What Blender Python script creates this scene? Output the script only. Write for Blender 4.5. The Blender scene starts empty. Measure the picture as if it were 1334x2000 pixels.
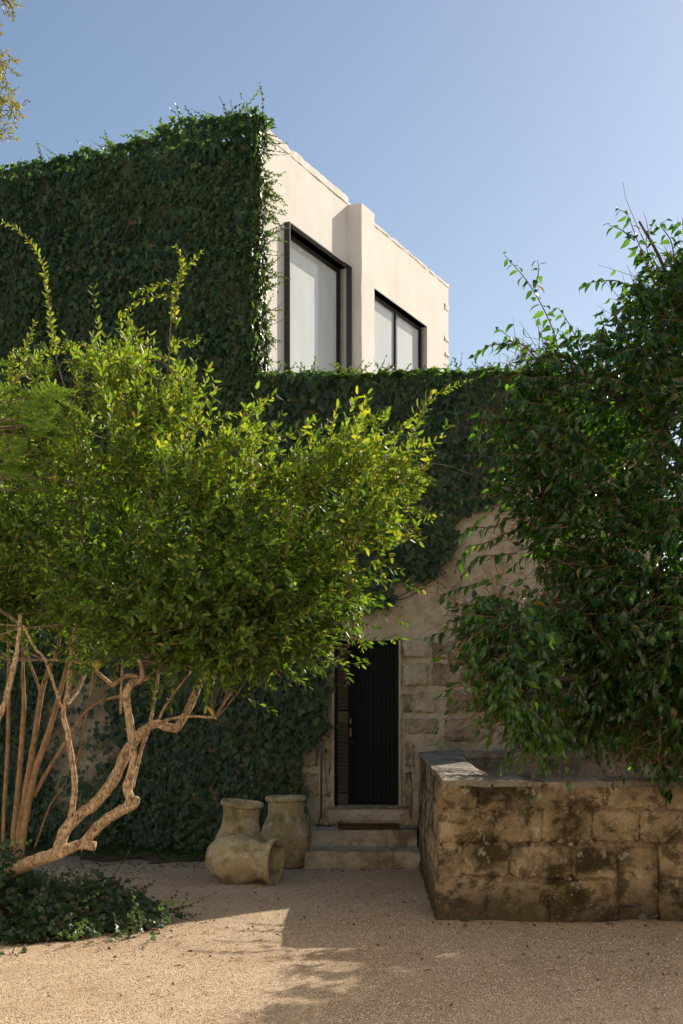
import bpy, bmesh, math, random
import numpy as np
from mathutils import Vector, Matrix

# ------------------------------------------------------------------ camera, light, exposure
sc = bpy.context.scene
COL = sc.collection
FPX = 2800.0                      # focal length in pixels of the 1334 x 2000 photograph
HZ = 1383.0                       # horizon row
EYE = 1.8
cam = bpy.data.cameras.new('camera')
cam.sensor_fit = 'AUTO'; cam.sensor_width = 36.0
cam.lens = FPX / 2000.0 * 36.0
cam.shift_y = (HZ - 1000.0) / 2000.0
cam.clip_end = 2000
co = bpy.data.objects.new('camera', cam)
co.location = (0, 0, EYE); co.rotation_euler = (math.radians(90), 0, 0)
COL.objects.link(co); sc.camera = co

SUN_AZ, SUN_EL = math.radians(46), math.radians(32)      # azimuth from +X towards +Y
w = bpy.data.worlds.new('World'); sc.world = w; w.use_nodes = True
nt = w.node_tree; nt.nodes.clear()
sky = nt.nodes.new('ShaderNodeTexSky'); sky.sky_type = 'NISHITA'; sky.sun_disc = False
sky.sun_elevation = SUN_EL; sky.sun_rotation = math.pi / 2 - SUN_AZ
sky.air_density = 1.0; sky.dust_density = 1.0; sky.ozone_density = 1.3; sky.altitude = 50
bg = nt.nodes.new('ShaderNodeBackground'); bg.inputs['Strength'].default_value = 0.073
wo = nt.nodes.new('ShaderNodeOutputWorld')
nt.links.new(sky.outputs[0], bg.inputs[0]); nt.links.new(bg.outputs[0], wo.inputs[0])
sl = bpy.data.lights.new('sun', 'SUN'); sl.energy = 4.4; sl.angle = math.radians(0.53); sl.color = (1.0, 0.905, 0.765)
so = bpy.data.objects.new('sun', sl); COL.objects.link(so)
SUNV = Vector((math.cos(SUN_AZ) * math.cos(SUN_EL), math.sin(SUN_AZ) * math.cos(SUN_EL), math.sin(SUN_EL)))
so.rotation_euler = SUNV.to_track_quat('Z', 'Y').to_euler(); so.location = (20, 20, 20)
vs = sc.view_settings
vs.view_transform = 'Standard'; vs.look = 'None'; vs.exposure = 0.7; vs.gamma = 1.0; vs.use_curve_mapping = False
sc.cycles.max_bounces = 8; sc.cycles.diffuse_bounces = 4; sc.cycles.glossy_bounces = 3
sc.cycles.transmission_bounces = 5; sc.cycles.transparent_max_bounces = 8
sc.cycles.use_denoising = True

rng = np.random.default_rng(7)
random.seed(7)

# ------------------------------------------------------------------ helpers
def P(px, py, Y):
    return np.array([(px - 667.0) / FPX * Y, Y, EYE + (HZ - py) / FPX * Y])

def project(V):
    V = np.asarray(V)
    return np.stack([667 + FPX * V[..., 0] / V[..., 1], HZ - (V[..., 2] - EYE) / V[..., 1] * FPX], -1)

def inpoly(pts, poly):
    poly = np.asarray(poly, float); x, y = pts[:, 0], pts[:, 1]
    ins = np.zeros(len(pts), bool); j = len(poly) - 1
    for i in range(len(poly)):
        xi, yi = poly[i]; xj, yj = poly[j]
        c = ((yi > y) != (yj > y)) & (x < (xj - xi) * (y - yi) / (yj - yi + 1e-12) + xi)
        ins ^= c; j = i
    return ins

def polydist(pts, poly):
    poly = np.asarray(poly, float); d = np.full(len(pts), 1e9)
    for i in range(len(poly)):
        a = poly[i]; b = poly[(i + 1) % len(poly)]; ab = b - a
        t = np.clip(((pts - a) @ ab) / (ab @ ab + 1e-9), 0, 1)
        d = np.minimum(d, np.linalg.norm(pts - (a + t[:, None] * ab), axis=1))
    return d

_ph = np.random.default_rng(3).uniform(0, 6.28, (40, 3)); _dr = np.random.default_rng(4).normal(size=(40, 3))
_dr /= np.linalg.norm(_dr, axis=1)[:, None]
def snoise(p, f=1.0, oct=3, seed=0):
    """smooth pseudo noise of points, about -1..1"""
    p = np.asarray(p, float); out = np.zeros(p.shape[:-1]); amp = 1.0; tot = 0
    for o in range(oct):
        s = np.zeros_like(out)
        for k in range(6):
            i = (seed * 7 + o * 6 + k) % 40
            s = s + np.sin((p @ _dr[i]) * f * (1.0 + 0.35 * k) * 2.2 + _ph[i, 0])
        out = out + amp * s / 3.2; tot += amp; amp *= 0.5; f *= 2.1
    return out / tot

def norm(v):
    v = np.asarray(v, float)
    return v / (np.linalg.norm(v, axis=-1, keepdims=True) + 1e-9)

def mkmesh(name, V, faces, mat=None, smooth=False):
    """faces: a list of index lists, or a list of integer arrays (M,k)"""
    V = np.asarray(V, np.float32).reshape(-1, 3)
    me = bpy.data.meshes.new(name)
    arrs = [np.asarray(f, np.int32) for f in faces if len(f)] if len(faces) and isinstance(faces[0], np.ndarray) else None
    if arrs is None:
        loops = np.array([i for f in faces for i in f], np.int32)
        tot = np.array([len(f) for f in faces], np.int32)
    else:
        loops = np.concatenate([a.ravel() for a in arrs])
        tot = np.concatenate([np.full(len(a), a.shape[1], np.int32) for a in arrs])
    st = np.concatenate([[0], np.cumsum(tot)[:-1]]).astype(np.int32)
    me.vertices.add(len(V)); me.vertices.foreach_set('co', V.ravel())
    me.loops.add(len(loops)); me.loops.foreach_set('vertex_index', loops)
    me.polygons.add(len(tot)); me.polygons.foreach_set('loop_start', st)
    me.polygons.foreach_set('use_smooth', np.full(len(tot), bool(smooth)))
    me.update(calc_edges=True)
    if mat: me.materials.append(mat)
    return me

WL = {}            # world location of each object
def link(name, data, parent=None, loc=(0, 0, 0)):
    o = bpy.data.objects.new(name, data); COL.objects.link(o)
    loc = np.asarray(loc, float)
    if parent is not None:
        o.parent = parent; o.location = loc - WL[parent]
    else:
        o.location = loc
    WL[o] = loc
    return o

def obj(name, V, faces, mat, parent=None, loc=None, smooth=False):
    """one mesh object from WORLD coordinates; its origin goes to loc (default: parent's origin)"""
    V = np.asarray(V, float).reshape(-1, 3)
    if loc is None: loc = WL[parent] if parent is not None else (0, 0, 0)
    return link(name, mkmesh(name, V - np.asarray(loc, float), faces, mat, smooth), parent, loc)

def tag(o, label=None, cat=None, group=None, kind=None):
    if label: o['label'] = label
    if cat: o['category'] = cat
    if group: o['group'] = group
    if kind: o['kind'] = kind
    return o

def thing(name, label, cat, loc, group=None):
    return tag(link(name, None, None, loc), label, cat, group)

class MB:
    """collects pieces of one mesh"""
    def __init__(s): s.V = []; s.F = []; s.n = 0
    def add(s, V, F):
        V = np.asarray(V, float).reshape(-1, 3)
        s.V.append(V); s.F += [[int(i) + s.n for i in f] for f in F]; s.n += len(V); return s
    def box(s, x0, x1, y0, y1, z0, z1):
        V = [(x, y, z) for x in (x0, x1) for y in (y0, y1) for z in (z0, z1)]
        return s.add(V, BOXF)
    def obox(s, O, u, v, n, a0, a1, b0, b1, c0, c1):
        O, u, v, n = map(np.asarray, (O, u, v, n))
        V = [O + u * a + v * b + n * c for a in (a0, a1) for b in (b0, b1) for c in (c0, c1)]
        return s.add(V, BOXF if np.dot(np.cross(u, v), n) > 0 else [f[::-1] for f in BOXF])
    def build(s, name, mat, parent=None, loc=None, smooth=False):
        return obj(name, np.concatenate(s.V), s.F, mat, parent, loc, smooth)
BOXF = [[0, 1, 3, 2], [4, 6, 7, 5], [0, 4, 5, 1], [2, 3, 7, 6], [0, 2, 6, 4], [1, 5, 7, 3]]

def catmull(pts, n=6):
    pts = np.asarray(pts, float)
    if len(pts) < 3: 
        t = np.linspace(0, 1, n + 1)[:, None]; return pts[0] * (1 - t) + pts[-1] * t
    p = np.vstack([2 * pts[0] - pts[1], pts, 2 * pts[-1] - pts[-2]]); out = []
    for i in range(1, len(p) - 2):
        for k in range(n):
            t = k / n
            out.append(0.5 * (2 * p[i] + (p[i + 1] - p[i - 1]) * t + (2 * p[i - 1] - 5 * p[i] + 4 * p[i + 1] - p[i + 2]) * t * t + (3 * p[i] - p[i - 1] - 3 * p[i + 1] + p[i + 2]) * t ** 3))
    out.append(p[-2]); return np.array(out)

def tube(path, r, sides=8, rough=0.0, cap=True, seed=0):
    """path N x 3, r scalar or N"""
    path = np.asarray(path, float); n = len(path)
    r = np.broadcast_to(np.asarray(r, float), (n,)) if np.ndim(r) == 0 or len(np.atleast_1d(r)) == n else np.interp(np.linspace(0, 1, n), np.linspace(0, 1, len(r)), r)
    T = norm(np.gradient(path, axis=0)); ref = np.array([0.13, 0.21, 0.97]) if abs(T[0][2]) < .9 else np.array([1., .1, 0])
    V = []; N = norm(np.cross(T[0], ref))
    for i in range(n):
        N = norm(N - T[i] * np.dot(N, T[i])); B = np.cross(T[i], N)
        a = np.arange(sides) / sides * 2 * math.pi
        V.append(path[i] + r[i] * (np.cos(a)[:, None] * N + np.sin(a)[:, None] * B))
    V = np.concatenate(V)
    if rough:
        cen = np.repeat(path, sides, 0); d = V - cen
        V = cen + d * (1 + rough * snoise(V, 14, 2, seed))[:, None]
    F = []
    for i in range(n - 1):
        for k in range(sides):
            a = i * sides + k; b = i * sides + (k + 1) % sides
            F.append([a, b, b + sides, a + sides])
    if cap:
        F.append(list(range(sides))[::-1]); F.append([(n - 1) * sides + k for k in range(sides)])
    return V, F

def tubes(paths, r0, r1, sides=3):
    """many thin tubes at once: paths M x K x 3 -> V, [F]"""
    paths = np.asarray(paths, float); M, K, _ = paths.shape
    T = norm(np.gradient(paths, axis=1)); ref = np.array([0.31, 0.17, 0.93])
    N = norm(np.cross(T, ref)); B = np.cross(T, N)
    t = np.linspace(0, 1, K)[None, :]
    r = (np.broadcast_to(np.asarray(r0), (M,))[:, None] * (1 - t) + np.broadcast_to(np.asarray(r1), (M,))[:, None] * t)[..., None, None]
    a = np.arange(sides) / sides * 2 * math.pi
    ring = np.cos(a)[None, None, :, None] * N[:, :, None, :] + np.sin(a)[None, None, :, None] * B[:, :, None, :]
    V = (paths[:, :, None, :] + r * ring).reshape(-1, 3)
    base = (np.arange(M)[:, None, None] * K + np.arange(K - 1)[None, :, None]) * sides
    k = np.arange(sides)[None, None, :]; k2 = (k + 1) % sides
    F = np.stack([base + k, base + k2, base + k2 + sides, base + k + sides], -1).reshape(-1, 4)
    return V, F

def frames(y, z):
    y = norm(y); x = norm(np.cross(y, z)); z = np.cross(x, y)
    return np.stack([x, y, z], -1)           # columns

class Leaf:
    def __init__(s, V, F):
        s.V = np.asarray(V, float); s.F = F
        ks = sorted(set(len(f) for f in F)); s.FA = [np.array([f for f in F if len(f) == k]) for k in ks]
def leaf_arrays(t, pos, R, sca, base=0):
    N = len(pos); k = len(t.V); sca = np.asarray(sca, float)
    if sca.ndim == 1: sca = sca[:, None]
    loc = t.V[None] * sca[:, None, :]
    V = pos[:, None, :] + np.einsum('nij,nkj->nki', R, loc)
    off = (np.arange(N) * k)[:, None, None] + base
    return V.reshape(-1, 3), [(f[None] + off).reshape(-1, f.shape[1]) for f in t.FA]

LEAFDATA = {}
def foliage(root, t, pos, R, sca, mat, nobj=300, score=None, name='foliage', leafname='leaf'):
    """leaves: the nobj that show largest are objects of their own, the rest one part of kind stuff"""
    pos = np.asarray(pos); N = len(pos); sca = np.asarray(sca, float)
    s2 = sca if sca.ndim == 1 else sca[:, 1]
    pick = np.zeros(N, bool)
    if nobj:
        pr = project(pos)
        vis = (pr[:, 0] > 5) & (pr[:, 0] < 1329) & (pr[:, 1] > 5) & (pr[:, 1] < 1990)
        val = (s2 / pos[:, 1] if score is None else score) * np.where(vis, 1, 0)
        pick[np.argsort(-val)[:nobj]] = True
    V, FA = leaf_arrays(t, pos[~pick], R[~pick], sca[~pick])
    o = obj(name, V, FA, mat, root, smooth=True); tag(o, kind='stuff')
    if nobj:
        me = mkmesh(leafname, t.V, t.F, mat, True)
        base = WL[root]
        for i in np.where(pick)[0]:
            l = bpy.data.objects.new(leafname, me); COL.objects.link(l); l.parent = root
            sv = sca[i] if sca.ndim > 1 else np.full(3, sca[i])
            M = Matrix.Identity(4)
            for a in range(3):
                for b in range(3): M[a][b] = R[i][a, b] * sv[b]
                M[a][3] = pos[i][a] - base[a]
            l.matrix_local = M
    return o

# leaf shapes: base at the origin, tip at y = 1, upper side +z
IVY = Leaf([(0, 0, 0), (0, .45, -.05), (0, 1, -.14), (.34, -.1, .02), (.55, .22, .0), (.3, .45, .05), (.24, .68, .0), (-.34, -.1, .02), (-.55, .22, .0), (-.3, .45, .05), (-.24, .68, .0)],
           [[0, 3, 4, 1], [1, 4, 5], [1, 5, 6], [1, 6, 2], [0, 1, 8, 7], [1, 9, 8], [1, 10, 9], [1, 2, 10]])
NARROW = Leaf([(0, 0, 0), (.17, .3, .06), (.165, .72, .04), (0, 1, -.05), (-.165, .72, .04), (-.17, .3, .06), (0, .5, -.01)],
              [[0, 1, 6], [1, 2, 6], [2, 3, 6], [0, 6, 5], [5, 6, 4], [4, 6, 3]])
DRIP = Leaf([(0, 0, 0), (.17, .16, .07), (.235, .4, .07), (.16, .68, -.05), (0, 1.0, -.36), (-.16, .68, -.05), (-.235, .4, .07), (-.17, .16, .07), (0, .38, -.02), (0, .7, -.13)],
            [[0, 1, 8], [1, 2, 8], [2, 3, 9, 8], [3, 4, 9], [0, 8, 7], [7, 8, 6], [6, 8, 9, 5], [5, 9, 4]])

# ------------------------------------------------------------------ materials
class NT:
    def __init__(s, name):
        s.m = bpy.data.materials.new(name); s.m.use_nodes = True; s.t = s.m.node_tree; s.t.nodes.clear()
        s.out = s.n('ShaderNodeOutputMaterial'); s.b = s.n('ShaderNodeBsdfPrincipled')
        s.l(s.b.outputs[0], s.out.inputs[0]); s._pos = None
    def n(s, k, **kw):
        x = s.t.nodes.new(k)
        for a, v in kw.items(): setattr(x, a, v)
        return x
    def l(s, a, b): s.t.links.new(a, b)
    def put(s, sock, v):
        if hasattr(v, 'is_output') or isinstance(v, bpy.types.NodeSocket): s.l(v, sock)
        elif isinstance(v, (tuple, list)) and len(v) == 3 and sock.type == 'RGBA': sock.default_value = (*v, 1)
        else: sock.default_value = v
    def pos(s, scale=(1, 1, 1)):
        if s._pos is None: s._pos = s.n('ShaderNodeNewGeometry')
        if scale == (1, 1, 1): return s._pos.outputs['Position']
        m = s.n('ShaderNodeMapping'); m.inputs['Scale'].default_value = scale; s.l(s._pos.outputs['Position'], m.inputs[0]); return m.outputs[0]
    def noise(s, sc_, det=4, ro=.55, vec=None, dist=0.0):
        x = s.n('ShaderNodeTexNoise'); x.inputs['Scale'].default_value = sc_; x.inputs['Detail'].default_value = det
        x.inputs['Roughness'].default_value = ro; x.inputs['Distortion'].default_value = dist
        s.l(vec if vec is not None else s.pos(), x.inputs['Vector']); return x.outputs['Fac']
    def vor(s, sc_, feat='F1', vec=None, out='Distance'):
        x = s.n('ShaderNodeTexVoronoi', feature=feat); x.inputs['Scale'].default_value = sc_
        s.l(vec if vec is not None else s.pos(), x.inputs['Vector']); return x.outputs[out]
    def ramp(s, f, stops):
        x = s.n('ShaderNodeValToRGB'); e = x.color_ramp.elements
        while len(e) < len(stops): e.new(.5)
        for el, (p, c) in zip(e, stops):
            el.position = p; el.color = (c, c, c, 1) if not isinstance(c, (tuple, list)) else (*c, 1)
        s.put(x.inputs[0], f); return x.outputs[0]
    def mix(s, f, a, b, mode='MIX'):
        x = s.n('ShaderNodeMix', data_type='RGBA', blend_type=mode)
        s.put(x.inputs['Factor'], f); s.put(x.inputs['A'], a) if False else None
        ia = [i for i in x.inputs if i.name == 'A' and i.type == 'RGBA'][0]; ib = [i for i in x.inputs if i.name == 'B' and i.type == 'RGBA'][0]
        s.put(ia, a); s.put(ib, b); s.put(x.inputs[0], f)
        return [o for o in x.outputs if o.type == 'RGBA'][0]
    def math(s, op, a, b=0.0):
        x = s.n('ShaderNodeMath', operation=op); s.put(x.inputs[0], a); s.put(x.inputs[1], b); return x.outputs[0]
    def bump(s, h, dist=.01, st=1.0, nrm=None):
        x = s.n('ShaderNodeBump'); x.inputs['Distance'].default_value = dist; x.inputs['Strength'].default_value = st
        s.l(h, x.inputs['Height'])
        if nrm is not None: s.l(nrm, x.inputs['Normal'])
        return x.outputs[0]
    def rnd(s, seed=0.0):
        """0..1 per leaf, pebble or piece"""
        if s._pos is None: s.pos()
        oi = s.n('ShaderNodeObjectInfo')
        return s.math('FRACT', s.math('ADD', s.math('ADD', s._pos.outputs['Random Per Island'], oi.outputs['Random']), seed))
    def orand(s): return s.n('ShaderNodeObjectInfo').outputs['Random']
    def fin(s, col=None, rough=.8, nrm=None, metal=0.0, spec=.5):
        if col is not None: s.put(s.b.inputs['Base Color'], col)
        s.put(s.b.inputs['Roughness'], rough); s.put(s.b.inputs['Metallic'], metal); s.b.inputs['Specular IOR Level'].default_value = spec
        if nrm is not None: s.l(nrm, s.b.inputs['Normal'])
        return s.m

def leaf_mat(name, stops, trans, tf=.4, rough=.42, spec=.5, odd=None, patch=None):
    t = NT(name); r = t.rnd()
    c = t.ramp(r, stops)
    if patch:                                  # drifts of younger, paler growth
        c = t.mix(t.ramp(t.noise(patch[0], 4, .6), [(.46, 0.0), (.66, .75)]), c, patch[1])
    tc = t.mix(1.0, c, trans, 'MULTIPLY')
    if odd:                                    # a few leaves of another colour
        k = t.ramp(t.rnd(.37), [(odd[0], 0.0), (odd[0] + .004, 1.0)])
        c = t.mix(k, c, odd[1]); tc = t.mix(k, tc, odd[2])
    t.fin(c, rough, spec=spec)
    tr = t.n('ShaderNodeBsdfTranslucent'); t.l(tc, tr.inputs[0])
    mx = t.n('ShaderNodeMixShader'); mx.inputs[0].default_value = tf
    t.l(t.b.outputs[0], mx.inputs[1]); t.l(tr.outputs[0], mx.inputs[2]); t.l(mx.outputs[0], t.out.inputs[0])
    return t.m

M = {}
M['ivy'] = leaf_mat('ivy_leaf', [(0, (.016, .033, .016)), (.45, (.036, .066, .028)), (.86, (.066, .108, .04)), (1, (.12, .165, .055))], (4.4, 4.8, 1.5), .3, .42, .42, (.993, (.13, .075, .03), (.3, .15, .04)), (1.1, (.06, .09, .024)))
M['pome'] = leaf_mat('pomegranate_leaf', [(0, (.022, .048, .009)), (.55, (.045, .088, .014)), (1, (.12, .18, .028))], (4.8, 4.75, 1.0), .31, .46, .32, (.985, (.3, .22, .03), (.7, .5, .05)))
M['pome_young_lit'] = leaf_mat('young_sunlit_leaf', [(0, (.085, .15, .02)), (.6, (.15, .21, .026)), (1, (.25, .25, .03))], (2.6, 2.55, 1.0), .46, .46, .3)  # pale colour of young shoots; also paints sunlight on the upper crown
M['ficus'] = leaf_mat('drooping_leaf', [(0, (.009, .026, .007)), (.5, (.017, .046, .009)), (1, (.038, .08, .013))], (6.2, 6.8, 1.5), .4, .25, .6, (.995, (.25, .12, .02), (.5, .25, .04)))
M['feather'] = leaf_mat('feather_leaf', [(0, (.06, .11, .024)), (1, (.1, .16, .032))], (3.4, 3.4, 1.4), .42, .5, .3)
M['olive'] = leaf_mat('olive_leaf', [(0, (.12, .14, .04)), (1, (.24, .2, .05))], (2.4, 2.2, 1.0), .4, .45, .4)
M['ground_leaf'] = leaf_mat('ground_leaf', [(0, (.016, .038, .02)), (1, (.045, .085, .035))], (4, 4.2, 1.6), .28, .42, .5, (.97, (.12, .07, .03), (.2, .1, .03)))
M['dead'] = leaf_mat('dead_leaf', [(0, (.06, .035, .018)), (1, (.19, .11, .05))], (1.5, 1.4, 1.0), .15, .8, .2)

def bark(name, a, b, sc_=30, dist=.012):
    t = NT(name); n = t.noise(sc_, 6, .65, t.pos((1, 1, .45))); n2 = t.noise(sc_ * .22, 3)
    c = t.mix(t.ramp(n, [(.35, 0.0), (.62, 1.0)]), a, b); c = t.mix(t.ramp(n2, [(.5, 0.0), (.68, .5)]), c, tuple(x * .55 for x in a))
    v = t.vor(sc_ * 1.6, vec=t.pos((1, 1, .5)))
    return t.fin(c, .9, t.bump(t.math('ADD', n, t.math('MULTIPLY', v, .5)), dist, 1.0), spec=.2)
M['bark'] = bark('pomegranate_bark', (.13, .08, .045), (.6, .44, .27), 60, .012)
M['bark_grey'] = bark('grey_bark', (.09, .065, .045), (.24, .18, .12), 40, .006)
M['bark_stem'] = bark('shrub_bark', (.2, .12, .06), (.38, .25, .13), 40, .004)
M['bark_dark'] = bark('dark_bark', (.04, .03, .022), (.12, .09, .065), 40, .006)
M['twig'] = NT('twig').fin((.16, .1, .055), .8, spec=.2)
M['twig_red'] = NT('twig_red').fin((.12, .055, .035), .7, spec=.3)
M['ivy_stem'] = NT('ivy_stem').fin((.12, .085, .055), .9, spec=.2)

def plaster():
    t = NT('white_render'); n = t.noise(1.6, 5, .6); f = t.noise(26, 5, .6); b = t.noise(3.0, 3, .5, t.pos((1, 1, .25)))
    c = t.mix(t.ramp(n, [(.35, 0.0), (.7, 1.0)]), (.71, .665, .585), (.78, .745, .685))
    c = t.mix(t.ramp(b, [(.58, 0.0), (.8, .35)]), c, (.56, .5, .42))
    h = t.math('ADD', t.noise(5, 3, .5), t.math('MULTIPLY', f, .25))
    return t.fin(c, .92, t.bump(h, .006, .6), spec=.15)
M['plaster'] = plaster()

def stone(name, base=((.30, .235, .155), (.42, .345, .245)), dark=(.1, .07, .04), amt=.5, moss=0.0, seed=(0, 0, 0), bumpd=.03, low=None, tint=.25):
    """weathered limestone; world-space stains so that neighbouring blocks share them"""
    t = NT(name)
    mp = t.n('ShaderNodeMapping'); mp.inputs['Location'].default_value = seed; t.l(t.pos(), mp.inputs[0]); v = mp.outputs[0]
    big = t.noise(1.7, 6, .62, v, .4); mid = t.noise(6.5, 8, .68, v, .3); fine = t.noise(48, 6, .7, v); pit = t.vor(34, vec=v)
    c = t.mix(t.ramp(mid, [(.32, 0.0), (.66, 1.0)]), base[0], base[1])
    c = t.mix(t.ramp(t.noise(2.3, 6, .65, v), [(.5, 0.0), (.68, .6)]), c, (.46, .31, .145))
    c = t.mix(t.math('MULTIPLY', t.orand(), tint), c, (.27, .185, .11))
    c = t.mix(t.ramp(t.math('ADD', t.math('MULTIPLY', big, .62), t.math('MULTIPLY', mid, .38)), [(.5 - .04 + (.5 - amt) * .2, 0.0), (.58 + (.5 - amt) * .2, .92)]), c, dark)
    c = t.mix(t.ramp(t.noise(4.2, 9, .74, v, .15), [(.53, 0.0), (.57, amt * 1.1)]), c, dark)
    c = t.mix(t.ramp(fine, [(.55, 0.0), (.75, .55)]), c, tuple(x * .7 for x in dark))
    c = t.mix(t.ramp(t.noise(9, 5, .7, v), [(.58, 0.0), (.66, .8)]), c, (.58, .5, .385))
    if moss:
        c = t.mix(t.ramp(t.noise(3.2, 6, .65, v), [(.5, 0.0), (.66, moss)]), c, (.085, .075, .025))
    if low:                                    # damp, dirty foot of the wall
        z = t.n('ShaderNodeSeparateXYZ'); t.l(t.pos(), z.inputs[0])
        zz = t.math('ADD', z.outputs[2], t.math('MULTIPLY', t.math('SUBTRACT', big, .5), 1.2))
        c = t.mix(t.ramp(zz, [(low[0], .85), (low[1], 0.0)]), c, (.045, .032, .017))
    h = t.math('ADD', t.math('MULTIPLY', mid, 1.0), t.math('ADD', t.math('MULTIPLY', fine, .35), t.math('MULTIPLY', pit, .25)))
    return t.fin(c, .95, t.bump(h, bumpd, 1.0), spec=.12)
M['stone'] = stone('house_stone', ((.4, .3, .185), (.6, .5, .345)), (.15, .105, .06), amt=.36, tint=.3, bumpd=.035)
M['render'] = stone('house_render', ((.48, .395, .26), (.62, .535, .385)), (.23, .165, .1), amt=.3, tint=0, seed=(4, 1, 2), bumpd=.022)
M['basin'] = stone('basin_stone', ((.4, .275, .145), (.68, .54, .35)), (.04, .027, .011), amt=.56, moss=.3, tint=.04, seed=(1.3, 5, .4), bumpd=.05, low=(.02, .32))
M['coping'] = stone('coping_stone', ((.27, .235, .18), (.42, .38, .31)), (.11, .095, .07), amt=.4, seed=(8, 3, 1), bumpd=.03)
M['step'] = stone('step_stone', ((.5, .42, .29), (.66, .57, .42)), (.2, .15, .09), amt=.34, tint=.15, moss=.3, seed=(2, 9, 3), bumpd=.025)
M['mortar'] = stone('mortar', ((.26, .175, .1), (.5, .385, .25)), (.035, .023, .01), amt=.66, seed=(1.3, 5, .4), bumpd=.04, low=(.02, .32))

def gravel():
    t = NT('gravel'); v1 = t.vor(95); vc = t.vor(95, out='Color'); sp = t.n('ShaderNodeSeparateColor'); t.l(vc, sp.inputs[0])
    c = t.ramp(sp.outputs[0], [(0, (.3, .205, .13)), (.3, (.56, .415, .28)), (.75, (.68, .525, .365)), (1, (.76, .63, .47))])
    n = t.noise(.9, 4, .6); c = t.mix(t.ramp(n, [(.42, 0.0), (.66, .5)]), c, (.42, .29, .18))
    c = t.mix(t.ramp(t.noise(5, 5, .65), [(.55, 0.0), (.75, .4)]), c, (.34, .235, .15))
    h = t.math('ADD', t.math('MULTIPLY', v1, -.8), t.noise(30, 4, .6))
    return t.fin(c, .92, t.bump(h, .016, 1.0), spec=.15)
M['gravel'] = gravel()
def pebble():
    t = NT('pebble'); c = t.ramp(t.rnd(), [(0, (.16, .1, .055)), (.15, (.5, .365, .24)), (.7, (.68, .525, .37)), (1, (.8, .67, .51))])
    return t.fin(c, .85, spec=.25)
M['pebble'] = pebble()

def clay():
    t = NT('weathered_clay'); a = t.noise(3.2, 6, .6); b = t.noise(11, 6, .7); f = t.noise(55, 5, .65)
    c = t.mix(t.ramp(a, [(.35, 0.0), (.65, 1.0)]), (.36, .275, .13), (.5, .41, .24))
    c = t.mix(t.ramp(b, [(.52, 0.0), (.62, .9)]), c, (.55, .48, .35))
    c = t.mix(t.ramp(t.noise(5, 5, .6), [(.5, 0.0), (.66, .85)]), c, (.14, .11, .045))
    c = t.mix(t.ramp(f, [(.56, 0.0), (.68, .75)]), c, (.09, .065, .035))
    return t.fin(c, .88, t.bump(t.math('ADD', t.math('MULTIPLY', f, .35), b), .006, .6), spec=.2)
M['clay'] = clay()
def paint(name, col, rough=.5, var=.3, spec=.4):
    t = NT(name); n = t.noise(18, 5, .6); c = t.mix(t.math('MULTIPLY', n, var), col, tuple(min(1, x * 2.2 + .004) for x in col))
    return t.fin(c, rough, t.bump(n, .002, .5), spec=spec)
M['door'] = paint('door_green', (.0035, .0065, .0065), .6, .2, .15)
M['door_frame'] = paint('door_frame_green', (.005, .009, .008), .6, .2, .2)
M['louver'] = paint('louver_brown', (.17, .14, .08), .6)
M['brass'] = NT('brass').fin((.16, .12, .06), .45, metal=1.0)
M['steel'] = paint('dark_steel', (.035, .032, .03), .45, .5)
M['rust'] = paint('rusty_steel', (.12, .08, .055), .7, .8)
M['black'] = paint('black_frame', (.012, .012, .013), .4)
M['box'] = paint('switch_grey', (.055, .062, .07), .45)
M['conduit'] = paint('conduit_brown', (.085, .042, .022), .6)
M['iron'] = paint('pipe_iron', (.06, .055, .045), .55)
M['cone'] = paint('ribbed_metal', (.16, .22, .25), .45)
M['fruit'] = paint('fruit_skin', (.22, .2, .035), .4)
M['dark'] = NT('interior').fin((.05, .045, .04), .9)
M['curtain'] = NT('curtain').fin((.74, .76, .74), .9, spec=.1)
M['lime'] = NT('limewash').fin((.84, .80, .74), .95, spec=.1)
M['roof'] = NT('roof_screed').fin((.36, .31, .25), .9)
def mat_coir():
    t = NT('coir'); n = t.noise(160, 4, .7); c = t.mix(n, (.06, .028, .01), (.2, .1, .04)); return t.fin(c, 1.0, t.bump(n, .006, 1.0), spec=.05)
M['coir'] = mat_coir()
def glass():
    t = NT('window_glass'); t.t.nodes.remove(t.b)
    tr = t.n('ShaderNodeBsdfTransparent'); gl = t.n('ShaderNodeBsdfGlossy'); gl.inputs['Roughness'].default_value = .06
    tr.inputs[0].default_value = (.92, .95, .94, 1)
    fr = t.n('ShaderNodeFresnel'); fr.inputs[0].default_value = 1.6
    mx = t.n('ShaderNodeMixShader'); t.l(t.math('MULTIPLY', fr.outputs[0], 1.5), mx.inputs[0]); t.l(tr.outputs[0], mx.inputs[1]); t.l(gl.outputs[0], mx.inputs[2])
    df = t.n('ShaderNodeBsdfDiffuse'); df.inputs[0].default_value = (.8, .84, .83, 1)
    st = t.noise(2.2, 5, .6, t.pos((1, 1, .35))); m2 = t.n('ShaderNodeMixShader'); t.l(t.ramp(st, [(.3, .5), (.7, .68)]), m2.inputs[0])
    t.l(mx.outputs[0], m2.inputs[1]); t.l(df.outputs[0], m2.inputs[2]); t.l(m2.outputs[0], t.out.inputs[0]); return t.m
M['glass'] = glass()

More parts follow.
